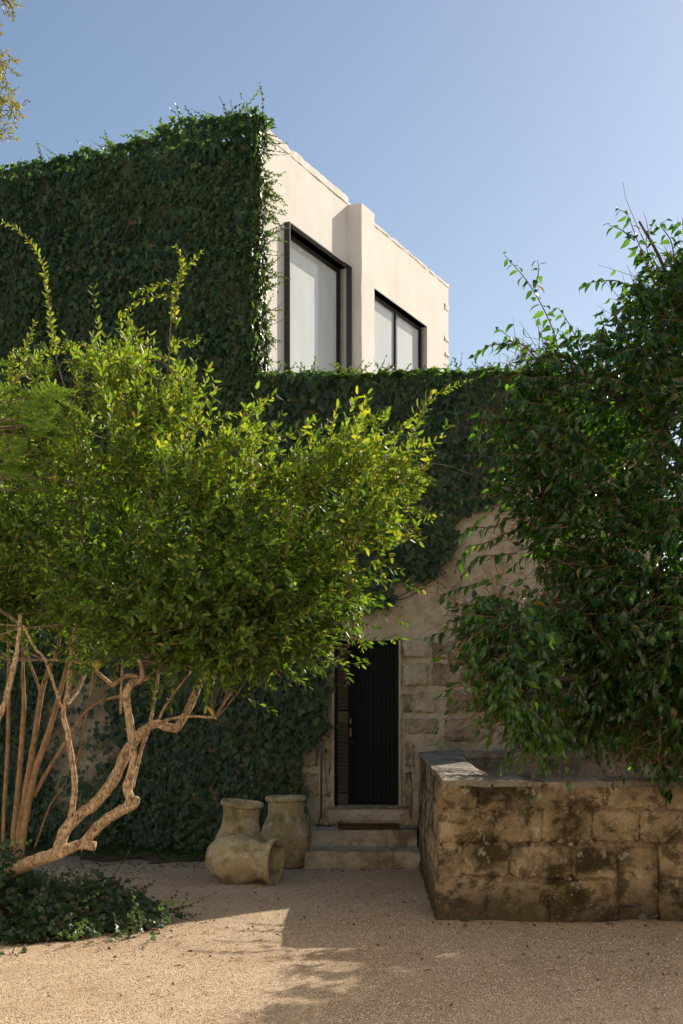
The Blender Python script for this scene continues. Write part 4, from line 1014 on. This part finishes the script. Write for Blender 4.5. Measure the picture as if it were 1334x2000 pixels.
# long young shoots
def shoot(pts, d, r0=.006):
    return catmull([P(x, y, YT + d) for x, y in pts], 6), r0
SH = [shoot([(112, 700), (103, 660), (96, 600), (84, 520), (62, 478), (30, 445), (6, 434)], .0), shoot([(345, 640), (340, 590), (352, 545), (372, 515), (396, 492)], .1), shoot([(338, 610), (348, 560), (356, 525), (352, 495), (343, 482)], .1),
      shoot([(350, 585), (325, 578), (290, 582), (258, 598), (236, 620)], .05), shoot([(346, 555), (318, 556), (285, 565), (258, 575)], .05), shoot([(330, 700), (300, 690), (265, 665), (242, 655)], .0), shoot([(330, 690), (350, 665), (375, 672), (392, 655)], .0),
      shoot([(270, 740), (230, 700), (180, 680), (140, 672), (100, 685), (80, 672)], -.1), shoot([(340, 720), (345, 760), (352, 780)], .1), shoot([(390, 840), (430, 815), (470, 808), (512, 797)], .1), shoot([(790, 900), (805, 860), (822, 812), (845, 778), (880, 758), (920, 742)], .4),
      shoot([(810, 850), (826, 872), (836, 905)], .4), shoot([(770, 920), (768, 885), (772, 855)], .4), shoot([(800, 925), (825, 935), (838, 938)], .45), shoot([(790, 985), (815, 1000), (842, 1015)], .35), shoot([(740, 1080), (765, 1065), (796, 1048)], .3), shoot([(690, 1160), (700, 1200), (708, 1270)], .1),
      shoot([(555, 1090), (562, 1050), (572, 1020)], -.6), shoot([(535, 1010), (540, 980), (536, 955)], -.6), shoot([(385, 940), (388, 915), (380, 895)], -.7), shoot([(625, 930), (628, 900), (615, 875)], .1), shoot([(690, 920), (710, 890), (735, 870)], .1), shoot([(500, 880), (480, 840), (488, 815)], .1),
      shoot([(200, 770), (170, 755), (145, 760)], -.2), shoot([(365, 800), (378, 760), (372, 720)], .1), shoot([(40, 760), (20, 735), (-5, 725)], -.1), shoot([(560, 1255), (520, 1290), (530, 1315)], .0), shoot([(470, 1270), (420, 1305), (405, 1322)], .0),
      shoot([(60, 720), (85, 690), (125, 690)], .0), shoot([(310, 760), (295, 720), (255, 735)], .0)]
rs = np.random.default_rng(47)
for k in range(46):
    x0 = rs.uniform(-20, 800); e_ = np.interp(x0, [0, 110, 240, 335, 400, 520, 640, 800], [720, 700, 715, 790, 860, 910, 900, 900]) + rs.uniform(0, 170); a_ = rs.normal(.25, .5); l_ = rs.uniform(45, 110)
    SH.append(shoot([(x0, e_ + 20), (x0 + a_ * l_ * .5, e_ - l_ * .45), (x0 + a_ * l_ + rs.normal(0, 12), e_ - l_ * .85)], .3 - .75 * x0 / 850 + rs.uniform(-.55, .3), .005))
pp_, YY, ZZ, SS = [], [], [], []; mbt = MB(); rg = np.random.default_rng(46)
for pth_, r0 in SH:
    mbt.add(*tube(pth_, [r0, .0018], 4)); seg = np.linalg.norm(np.diff(pth_, axis=0), axis=1); cum = np.concatenate([[0], np.cumsum(seg)]); nl = max(4, int(cum[-1] / .02)); s = np.linspace(.02, 1, nl) * cum[-1]
    pc = np.stack([np.interp(s, cum, pth_[:, k]) for k in range(3)], -1); tg = norm(np.stack([np.interp(s, cum, np.gradient(pth_[:, k], cum)) for k in range(3)], -1)); q = norm(np.cross(tg, rg.normal(0, 1, 3))); q2 = np.cross(tg, q)
    for sg in (1, -1):
        an = (np.arange(nl) * 1.2 + rg.normal(0, .4, nl))[:, None]; rd = q * np.cos(an) + q2 * np.sin(an)
        pp_.append(pc); YY.append(tg * .65 + rd * sg * .8 + rg.normal(0, .2, pc.shape)); ZZ.append(tg * -.5 + rg.normal(0, .4, pc.shape) + [0, 0, .6]); SS.append(rg.uniform(.038, .062, nl) * (1 - .4 * (s / cum[-1]) ** 2))
mbt.build('shoots', M['twig'], pome)['kind'] = 'stuff'
foliage(pome, NARROW, np.concatenate(pp_), frames(np.concatenate(YY), np.concatenate(ZZ)), np.concatenate(SS), M['pome_young_lit'], 70, name='young_sunlit_foliage')
for k, (x, y, d) in enumerate([(660, 1100, -.35), (645, 1108, -.3), (684, 1066, -.35), (190, 1297, -.5), (502, 912, -.4), (722, 1010, -.3), (760, 985, -.2)]):
    c = P(x, y, YT + d + .15); V, F = lathe([(.001, -.036), (.02, -.031), (.034, -.014), (.037, .0), (.034, .015), (.02, .031), (.012, .036), (.011, .044), (.015, .052), (.006, .05), (.001, .04)], 14)
    V = V * [1, 1, -1]; obj('fruit', V + c, [f[::-1] for f in F], M['fruit'], pome, c, True)

# ------------------------------------------------------------------ many-stemmed shrub behind, at the left
shrub = thing('tall_shrub', 'many stemmed shrub of thin straight brown stems behind the twisted trunk', 'shrub', P(40, 1690, 12.4) * [1, 1, 0])
def stem(pts, rad, d): 
    pp = catmull([P(x, y, 12.4 + d) for x, y in cpx(pts)], 6); MB().add(*tube(pp, rad, 7, .1)).build('stem', M['bark_stem'], shrub, smooth=True); return pp
def cpx(pts): return [(x / 2.668, 1200 + y / 2.668) for x, y in pts]
SS_ = [stem([(80, 1420), (95, 1200), (130, 950), (175, 680), (215, 420), (250, 300), (300, 180), (340, -100)], [.034, .03, .026, .02, .013], .0), stem([(60, 1420), (72, 1150), (98, 880), (115, 650), (125, 480), (120, 300), (118, 0)], [.03, .026, .022, .012], .15),
       stem([(95, 1420), (120, 1150), (175, 850), (225, 700), (275, 540), (330, 340), (372, 170), (400, -60)], [.034, .03, .026, .018, .012], -.15), stem([(175, 950), (240, 830), (345, 660), (430, 530), (520, 455), (640, 425)], [.02, .018, .015, .012], -.1),
       stem([(215, 420), (185, 330), (150, 230), (120, 60)], [.014, .012, .008], .0), stem([(180, 1220), (215, 1120), (260, 1000), (345, 870)], [.009, .008, .006], .3), stem([(400, 780), (430, 640), (470, 400), (490, 250)], [.01, .009, .007], .3), stem([(20, 1420), (18, 1100), (40, 700), (45, 300), (40, 0)], [.02, .018, .014], .3)]
SKs = np.concatenate(SS_)
ol = [(-150, 900), (330, 900), (380, 1180), (250, 1290), (-150, 1310)]
cl = cloud(ol, lambda x, y: 12.6, .7, 70, 150, 51, 10); V, F = tubes(connect(cl, SKs, 0, 0, 52), .006, .0025, 3); tag(obj('branchlets', V, [F], M['bark_stem'], shrub), kind='stuff')
rg = np.random.default_rng(53); ci = np.repeat(np.arange(len(cl)), 10); tp = cl[ci] + rg.normal(0, .1, (len(ci), 3)); td = norm(rg.normal(0, 1, (len(ci), 3)) + [0, 0, .3])
pth, pos, R_, scl = twigs(tp, td, rg.uniform(.12, .3, len(ci)), .026, (.035, .06), 54); V, F = tubes(pth, .0025, .0012, 3); tag(obj('twigs', V, [F], M['twig'], shrub), kind='stuff')
V, FA = leaf_arrays(NARROW, pos, R_, scl); tag(obj('foliage', V, FA, M['pome'], shrub), kind='stuff')

# ------------------------------------------------------------------ feathery tree at the left edge
fea = thing('feathery_tree', 'tree with pale feathery fern like fronds behind the pomegranate', 'tree', (-2.9, 10.2, 0))
MB().add(*tube(catmull([(-2.9, 10.2, -.05), (-2.85, 10.2, 1.5), (-2.95, 10.1, 2.8), (-2.85, 10.1, 3.7)], 6), [.07, .05, .03], 8, .1)).build('trunk', M['bark_grey'], fea, smooth=True)
rg = np.random.default_rng(61); lv_p, lv_y, lv_z, lv_s = [], [], [], []; rach = []
ol = [(-140, 720), (0, 700), (50, 735), (90, 770), (110, 820), (100, 900), (60, 960), (-140, 980)]
cl = cloud(ol, lambda x, y: 9.9, .25, 34, 120, 62, 4)
for c in cl:
    d = norm(np.array([rg.normal(.5, .5), rg.normal(-.3, .4), rg.normal(.25, .35)])); Lf = rg.uniform(.25, .4); side = norm(np.cross(d, [0, 0, 1])); upv = np.cross(side, d)
    rach.append(np.array([c + d * Lf * t - [0, 0, .12 * Lf * t * t * 3] for t in np.linspace(0, 1, 4)]))
    for q in np.linspace(.15, 1, 9):
        b0 = c + d * Lf * q - np.array([0, 0, .36 * Lf * q * q]); pl = .13 * math.sin(math.pi * (.15 + .8 * q))
        for sg in (1, -1):
            pd = norm(side * sg + d * .45 + upv * .05)
            for e in np.linspace(.1, 1, 9):
                for s2 in (1, -1):
                    lv_p.append(b0 + pd * pl * e); lv_y.append(norm(np.cross(upv, pd) * s2 + pd * .35)); lv_z.append(upv + rg.normal(0, .2, 3)); lv_s.append(.026)
V, F = tubes(np.array(rach), .003, .001, 3); tag(obj('fronds', V, [F], M['twig'], fea), kind='stuff')
V, F = tubes(connect(cl, np.array([(-2.87, 10.1, z) for z in np.linspace(2.2, 3.7, 8)]), 0, 0, 63), .012, .003, 4); tag(obj('branches', V, [F], M['bark_grey'], fea), kind='stuff')
DIA = Leaf([(0, 0, 0), (.17, .5, .03), (0, 1, 0), (-.17, .5, .03)], [[0, 1, 2], [0, 2, 3]])
V, FA = leaf_arrays(DIA, np.array(lv_p), frames(np.array(lv_y), np.array(lv_z)), np.array(lv_s)); tag(obj('foliage', V, FA, M['feather'], fea), kind='stuff')

# ------------------------------------------------------------------ tree reaching in at the upper left
ovh = thing('overhanging_tree', 'tree with sparse yellowing leaves reaching in against the sky', 'tree', (-4.2, 12.0, 0))
tr = catmull([(-4.2, 12, -.05), (-4.15, 12, 2.5), (-4.3, 12, 5.0), (-4.1, 12, 7.6)], 6); MB().add(*tube(tr, [.1, .07, .03], 8, .1)).build('trunk', M['bark_grey'], ovh, smooth=True)
cl = np.array([P(x, y, 12 + rng.normal(0, .2)) for x, y in [(-5, 10), (8, 8), (-15, 60), (-8, 110), (3, 120), (-5, 150), (-10, 180), (4, 200), (12, 205), (30, 215), (-6, 230), (-12, 245), (15, 250), (-20, 90), (-25, 140), (-30, 200), (-40, 40), (-40, 100), (-50, 170), (-45, 240), (-60, 60), (-70, 130), (-70, 210), (-30, 0), (-60, 10)]])
V, F = tubes(connect(cl, tr[8:], 0, 0, 71), .014, .003, 4); tag(obj('branches', V, [F], M['bark_grey'], ovh), kind='stuff')
rg = np.random.default_rng(72); ci = np.repeat(np.arange(len(cl)), 7); td = norm(rg.normal(0, 1, (len(ci), 3)) + [.25, 0, 0])
pth, pos, R_, scl = twigs(cl[ci] + rg.normal(0, .04, (len(ci), 3)), td, rg.uniform(.06, .17, len(ci)), .02, (.028, .045), 73, .1, .8, .5, down=.5)
V, F = tubes(pth, .002, .001, 3); tag(obj('twigs', V, [F], M['twig'], ovh), kind='stuff')
foliage(ovh, NARROW, pos, R_, scl, M['olive'], 0)

# ------------------------------------------------------------------ drooping tree at the right
YF = 10.5
fic = thing('drooping_tree', 'dense dark green tree with drooping pointed leaves hanging over the basin', 'tree', (3.5, 11.4, 0))
trk = catmull([(3.5, 11.4, -.05), (3.45, 11.45, 1.0), (3.35, 11.5, 2.2), (3.2, 11.6, 3.4), (3.1, 11.7, 4.6), (3.0, 11.7, 5.4)], 6)
MB().add(*tube(trk, [.13, .11, .09, .06, .03], 10, .08)).build('trunk', M['bark_dark'], fic, smooth=True)
SKf = [trk[6:]]
for k, (pts, r0) in enumerate([([(3.4, 11.5, 1.9), (2.9, 11.1, 2.1), (2.3, 10.7, 2.1), (1.5, 9.7, 2.0), (1.0, 9.15, 1.95)], .035), ([(3.35, 11.5, 2.4), (2.8, 11.1, 2.9), (2.2, 10.8, 3.1), (1.5, 10.6, 3.2)], .035), ([(3.2, 11.6, 3.3), (2.7, 11.1, 3.7), (2.1, 10.7, 4.1), (1.5, 10.6, 4.5)], .03), ([(3.1, 11.7, 4.3), (2.7, 11.1, 4.6), (2.4, 10.7, 5.1), (2.2, 10.6, 5.4)], .025), ([(3.4, 11.5, 1.7), (3.0, 11.2, 1.9), (2.3, 10.9, 1.8), (1.8, 10.7, 1.65)], .03), ([(3.3, 11.5, 2.8), (3.4, 12.4, 2.6), (3.6, 13.1, 2.6), (3.7, 13.6, 2.4)], .03), ([(3.2, 11.6, 3.0), (3.9, 11.8, 3.8), (4.4, 11.9, 4.4)], .03), ([(3.1, 11.8, 4.0), (3.5, 12.4, 4.7), (3.6, 12.8, 5.2)], .028)]):
    pp = catmull(pts, 6); MB().add(*tube(pp, [r0, r0 * .35], 7, .08)).build('branch', M['bark_dark'], fic, smooth=True); SKf.append(pp)
SKf = np.concatenate(SKf)
upper = [(1500, 470), (1400, 450), (1334, 500), (1290, 530), (1250, 520), (1222, 570), (1195, 625), (1150, 650), (1110, 655), (1075, 670), (1045, 705), (1010, 735), (990, 800), (965, 840), (975, 900), (970, 950), (990, 985), (1012, 1010), (1015, 1065), (1045, 1105), (1095, 1160), (1160, 1190), (1240, 1200), (1340, 1200), (1500, 1200)]
lowr = [(1500, 1150), (1340, 1150), (1230, 1180), (1160, 1200), (1090, 1180), (1010, 1170), (960, 1160), (925, 1160), (908, 1200), (898, 1235), (925, 1290), (950, 1330), (940, 1370), (985, 1400), (1000, 1440), (1040, 1470), (1100, 1465), (1180, 1450), (1270, 1460), (1360, 1460), (1500, 1460)]
c1 = cloud(upper, lambda x, y: YF + .1, .6, 300, 170, 81, 14); c2 = cloud(lowr, lambda x, y: 9.15 + 1.5 * np.clip((x - 1000) / 160, 0, 1), .4, 270, 150, 82, 12)
rq = np.random.default_rng(88); c3 = np.stack([rq.uniform(2.5, 5.6, 820), rq.uniform(11.2, 14.4, 820), rq.uniform(1.35, 3.3, 820)], -1); gx_ = c3[:, 0] - .695 / .625 * c3[:, 2]; c3 = c3[gx_ > -.2 + rq.normal(0, .12, len(gx_))]
c4 = cloud([(1090, 1120), (1500, 1100), (1500, 1440), (1180, 1440), (1120, 1300)], lambda x, y: 10.1, .35, 170, 150, 89, 8)
cl = np.concatenate([c1, c2, c3, c4])
def sunway(p):
    gp = p - np.array(SUNV)[None] * (p[:, 2] / SUNV[2])[:, None]
    return inpoly(project(gp), [(-200, 1845), (470, 1845), (560, 1900), (520, 1950), (500, 2030), (-200, 2030)]) & (gp[:, 1] > 7)
print('sunway', sunway(cl).mean()); cl = cl[~sunway(cl)]
V, F = tubes(connect(cl, SKf, 0, 0, 83, .1), .007, .0025, 4); tag(obj('branchlets', V, [F], M['bark_dark'], fic), kind='stuff')
rg = np.random.default_rng(84); ci = np.repeat(np.arange(len(cl)), 8); out = norm(cl - np.array([3.0, YF, 3.2]))
td = norm(rg.normal(0, .8, (len(ci), 3)) + out[ci] * .8 + [-.1, 0, .1]); tp = cl[ci] + rg.normal(0, .09, (len(ci), 3))
pth, pos, R_, scl = twigs(tp, td, rg.uniform(.16, .36, len(ci)), .032, (.055, .09), 85, .25, .55, .35, pairs=False, down=.75, jitter=.3, upz=.35)
pr = project(pos); m = inpoly(pr, upper) | inpoly(pr, lowr) | (rg.random(len(pos)) < .15) | (pr[:, 0] > 1340); pos, R_, scl = pos[m], R_[m], scl[m]; scl = np.where((pos[:, 1] > 11.3) & (pos[:, 0] > 2.7), scl * 1.7, scl)
fp, ft = [pos], [pth]; fR, fs = [R_], [scl]
# the crown leaves the low sun a way through to the courtyard
gp = pos - np.array(SUNV)[None] * (pos[:, 2] / SUNV[2])[:, None]; fl = snoise(gp * [1.3, 1.7, 0], 2.6, 2, 11) > .22
m = ~(fl & inpoly(project(gp), [(500, 1850), (940, 1850), (1010, 2020), (480, 2020)]) & (gp[:, 1] > 7)); pos, R_, scl = pos[m], R_[m], scl[m]
gp = pos - np.array(SUNV)[None] * (pos[:, 2] / SUNV[2])[:, None]; gq = project(gp); gap = np.zeros(len(pos), bool)                      # gaps in the crown that let sun flecks through
for x_, y_, a_, b_ in ((585, 1916, 34, 9), (660, 1888, 44, 9), (672, 1918, 36, 10), (760, 1896, 28, 9), (805, 1911, 27, 8), (795, 1930, 19, 7), (690, 1952, 24, 7), (640, 1943, 20, 6), (610, 1975, 38, 8), (740, 1912, 12, 5), (920, 1973, 32, 9), (955, 1994, 30, 8)):
    gap |= ((gq[:, 0] - x_ + rg.normal(0, 5, len(gq))) / (a_ * 1.25)) ** 2 + ((gq[:, 1] - y_) / (b_ * 1.35)) ** 2 < 1
m = ~(gap & (gp[:, 1] > 7)); pos, R_, scl = pos[m], R_[m], scl[m]
m = ~sunway(pos) | (np.random.default_rng(9).random(len(pos)) < .04); pos, R_, scl = pos[m], R_[m], scl[m]
# leafy shoots against the sky and the wall
FS = [([(1090, 720), (1085, 660), (1060, 600), (1030, 550), (1005, 520), (985, 498)], .0), ([(1045, 560), (1052, 530), (1050, 508)], .0), ([(1060, 720), (1030, 680), (1005, 665), (970, 640)], .1), ([(1010, 672), (975, 672), (955, 675), (925, 695)], .1), ([(1150, 720), (1130, 670), (1110, 630), (1090, 600)], .1), ([(1300, 600), (1270, 530), (1245, 470), (1225, 420), (1205, 408)], .0), ([(1235, 560), (1200, 548), (1165, 550), (1136, 556)], .1), ([(1320, 520), (1310, 470), (1290, 440), (1300, 432)], .1), ([(1240, 470), (1215, 450), (1190, 440)], .0), ([(1300, 560), (1275, 520), (1262, 470), (1280, 430)], .1), ([(1340, 500), (1335, 450), (1332, 425)], .0),
      ([(980, 830), (950, 800), (940, 830), (935, 870)], -.1), ([(1000, 1010), (960, 1030), (920, 1030), (895, 1055)], .0), ([(990, 1040), (950, 1060), (915, 1070), (895, 1110)], .0), ([(1010, 1080), (965, 1085), (930, 1090), (900, 1130)], .0), ([(930, 1140), (895, 1150), (862, 1162)], -1.3), ([(940, 1230), (900, 1225), (865, 1235), (835, 1245)], -1.3), ([(960, 1190), (920, 1195), (890, 1215)], -1.3), ([(1010, 1430), (995, 1470), (985, 1505)], -.3), ([(1070, 1440), (1070, 1480), (1060, 1510)], -.3), ([(1110, 1440), (1100, 1470), (1085, 1495)], -.3), ([(1200, 690), (1180, 640), (1170, 610)], .2), ([(960, 1310), (935, 1340), (925, 1370)], -1.3),
      ([(1110, 1090), (1070, 1075), (1030, 1085), (1000, 1110)], .1), ([(1140, 1160), (1100, 1130), (1060, 1125)], .1)]
mbt = MB(); P2, Y2, Z2, S2 = [], [], [], []
FS = [([P(x, y, YF + d) for x, y in pts], d) for pts, d in FS]
# sprays over the basin, low on the far side of the crown
FS += [([(2.6, 14.2, 2.3), (2.0, 14.6, 2.3), (1.66, 14.6, 2.2)], 0), ([(2.4, 14.0, 2.3), (1.9, 14.2, 2.25), (1.5, 14.1, 2.12)], 0), ([(2.4, 13.7, 2.35), (1.8, 13.7, 2.3), (1.4, 13.6, 2.15)], 0), ([(2.2, 13.3, 2.3), (1.7, 13.2, 2.3), (1.3, 13.15, 2.2)], 0), ([(2.9, 13.4, 2.4), (2.4, 13.7, 2.35), (2.2, 13.3, 2.3)], 0), ([(2.9, 13.4, 2.4), (2.7, 14.0, 2.3), (2.6, 14.2, 2.3)], 0)]
for pts, d in FS:
    pp = catmull(pts, 6); mbt.add(*tube(pp, [.006, .002], 5)); seg = np.linalg.norm(np.diff(pp, axis=0), axis=1); cum = np.concatenate([[0], np.cumsum(seg)]); nl = max(4, int(cum[-1] / .03)); s = np.linspace(.05, 1, nl) * cum[-1]
    pc = np.stack([np.interp(s, cum, pp[:, k]) for k in range(3)], -1); tg = norm(np.stack([np.interp(s, cum, np.gradient(pp[:, k], cum)) for k in range(3)], -1)); sd = norm(np.cross(tg, [0, .3, 1])) * np.where(np.arange(nl) % 2, 1, -1)[:, None]
    P2.append(pc + sd * .01); Y2.append(tg * .5 + sd * .55 + [0, 0, -.6] + rg.normal(0, .25, pc.shape)); Z2.append(tg * -.2 + [0, 0, .8] + rg.normal(0, .4, pc.shape)); S2.append(rg.uniform(.07, .105, nl) * (1 - .35 * (s / cum[-1]) ** 3))
for pts in ([(1262, 480), (1240, 430), (1222, 385), (1217, 355)], [(1270, 470), (1262, 430), (1256, 412)]):
    mbt.add(*tube(catmull([P(x, y, YF) for x, y in pts], 5), [.004, .0015], 4))
mbt.build('shoots', M['twig_red'], fic)['kind'] = 'stuff'
V, F = tubes(pth, .003, .0012, 3); tag(obj('twigs', V, [F], M['twig_red'], fic), kind='stuff')
foliage(fic, DRIP, np.concatenate([pos] + P2), np.concatenate([R_, frames(np.concatenate(Y2), np.concatenate(Z2))]), np.concatenate([scl] + S2), M['ficus'], 300)

# ------------------------------------------------------------------ small plants
# ivy mound under the pomegranate
def mound_h(x, y):
    d = ((x + 2.9) / 1.45) ** 2 + ((y - 12.0) / 1.15) ** 2
    wv = snoise(np.stack([x, y, 0 * x], -1), 1.6, 3, 7)
    return np.clip(.29 + .13 * wv, .08, 1) * np.clip(1 - d + .28 * wv, 0, 1) ** .8 + .42 * np.exp(-((x + 2.8) / .36) ** 2 - ((y - 11.35) / .42) ** 2)
rg = np.random.default_rng(91); N = 12000; x = rg.uniform(-4.2, -1.3, N); y = rg.uniform(10.8, 13.3, N); h = mound_h(x, y); n1 = snoise(np.stack([x, y, 0 * x], -1), 2.2, 3, 4)
m = (h > .02 + .2 * (n1 > .1) * rg.random(N)); x, y, h = x[m], y[m], h[m]; N = len(x); p = np.stack([x, y, h * rg.uniform(.4, 1.1, N) + .02 + rg.exponential(.03, N) + ground_h(x, y)], -1)
gi = thing('ground_ivy', 'low heap of dark ivy under the twisted pomegranate trunk', 'ivy', (-2.7, 11.7, 0))
yv = np.stack([rg.normal(.15, .7, N), rg.normal(-.45, .5, N), rg.uniform(-.7, .1, N)], -1); zv = np.stack([rg.normal(.1, .4, N), rg.normal(-.5, .35, N), np.full(N, .8)], -1)
s0 = np.stack([rg.uniform(-3.0, -1.4, 90), rg.uniform(10.9, 12.3, 90)], -1); s0 = np.concatenate([s0, mound_h(s0[:, 0], s0[:, 1])[:, None] + .03], 1)
pth, sp_p, sp_R, sp_s = sprigs(s0, np.stack([rg.normal(.5, .6, 90), rg.normal(-.5, .5, 90), rg.uniform(-.1, .7, 90)], -1), rg.uniform(.12, .4, 90), (.035, .055), .035, 92, .3)
foliage(gi, IVY, np.concatenate([p, sp_p]), np.concatenate([frames(yv, zv), sp_R]), np.concatenate([rg.uniform(.035, .07, N), sp_s]), M['ground_leaf'], 200)
V, F = tubes(pth, .003, .0015, 3); tag(obj('stems', V, [F], M['twig'], gi), kind='stuff')
gx, gy = np.meshgrid(np.linspace(-4.3, -1.4, 30), np.linspace(10.92, 13.2, 26)); gz = mound_h(gx, gy) * .55 - .03; ii = np.arange(gx.size).reshape(gx.shape)
tsoil = NT('soil').fin((.05, .036, .024), .95, spec=.1)
obj('soil', np.stack([gx, gy, gz], -1), [np.stack([ii[:-1, :-1], ii[:-1, 1:], ii[1:, 1:], ii[1:, :-1]], -1).reshape(-1, 4)], tsoil, gi, smooth=True)

def tuft(name, label, c, n, spread, hgt, leaf, tmpl, mat, seed, cat='weed'):
    rg = np.random.default_rng(seed); root = thing(name, label, cat, np.array(c)); s0 = np.array(c) + np.stack([rg.normal(0, spread, n), rg.normal(0, spread * .6, n), np.zeros(n)], -1)
    d = np.stack([rg.normal(0, .8, n), rg.normal(-.2, .6, n), rg.uniform(.4, 1.2, n)], -1); pth, pp, RR, ss = sprigs(s0, d, rg.uniform(hgt * .5, hgt, n), leaf, leaf[1] * .6, seed, .35)
    V, F = tubes(pth, .0025, .001, 3); tag(obj('stems', V, [F], M['twig'], root), kind='stuff'); V, FA = leaf_arrays(tmpl, pp, RR, ss); tag(obj('foliage', V, FA, mat, root), kind='stuff')
g0 = lambda x, y, Y: P(x, y, Y) * [1, 1, 0]
tuft('weed', 'pale green leafy weed sprouting at the sunlit edge of gravel', g0(132, 1838, 11.1), 14, .06, .14, (.03, .055), IVY, M['feather'], 101)
tuft('weed', 'small ivy sprout at the lower corner beside sunlit gravel', g0(16, 1868, 10.4), 8, .06, .1, (.03, .06), IVY, M['ground_leaf'], 102)
tuft('weed', 'tiny green sprout standing clear of the ivy heap', g0(25, 1836, 11.0), 4, .02, .1, (.05, .07), IVY, M['feather'], 103)
tuft('weed', 'dark little weed at the foot of the basin corner', g0(908, 1796, 12.0), 10, .03, .07, (.02, .035), IVY, M['ground_leaf'], 104)
tuft('fern', 'dark fern clump growing between jar and doorstep', np.array([-.27, 17.2, .36]), 34, .1, .26, (.02, .04), NARROW, M['ground_leaf'], 105, 'fern')
tuft('weed', 'low weeds creeping along the threshold behind the mat', np.array([.1, 17.28, .38]), 16, .12, .07, (.015, .03), NARROW, M['ground_leaf'], 106)
tuft('weed', 'little weed growing on the basin coping', np.array([1.12, 15.2, 1.24]), 5, .02, .06, (.02, .03), NARROW, M['ground_leaf'], 107)
tuft('roof_plant', 'dry pale flowering plant on the ivy covered roof edge', np.array([2.22, 17.6, 5.85]), 60, .16, .42, (.015, .03), NARROW, M['olive'], 108, 'plant')

# dead leaves
rg = np.random.default_rng(111)
a = np.concatenate([np.stack([rg.normal(-2.1, 1.0, 520), rg.normal(16.5, .6, 520)], -1), np.stack([rg.uniform(-3.2, 3.2, 170), rg.uniform(8.2, 16.2, 170)], -1), np.stack([rg.uniform(1.0, 3.0, 60), rg.uniform(9, 11.9, 60)], -1), np.stack([rg.normal(-1.6, .6, 150), rg.normal(11.8, .9, 150)], -1), np.stack([rg.uniform(-.5, .8, 40), rg.normal(15.9, .1, 40)], -1), np.stack([rg.uniform(.8, 3.2, 60), rg.normal(11.95, .12, 60)], -1)])
a = a[~((a[:, 0] > .7) & (a[:, 1] > 11.95))]; a = a[a[:, 1] < 17.9]; N = len(a); pz = np.stack([a[:, 0], a[:, 1], ground_h(a[:, 0], a[:, 1]) + .012], -1)
an = rg.uniform(0, 6.28, N); R_ = frames(np.stack([np.cos(an), np.sin(an), rg.normal(0, .25, N)], -1), np.stack([rg.normal(0, .35, N), rg.normal(0, .35, N), np.ones(N)], -1))
V, FA = leaf_arrays(DRIP, pz, R_, rg.uniform(.02, .055, N)); tag(obj('leaf_litter', V, FA, M['dead']), 'dry brown leaves fallen over the gravel', 'leaf litter', kind='stuff')

bpy.context.view_layer.update()
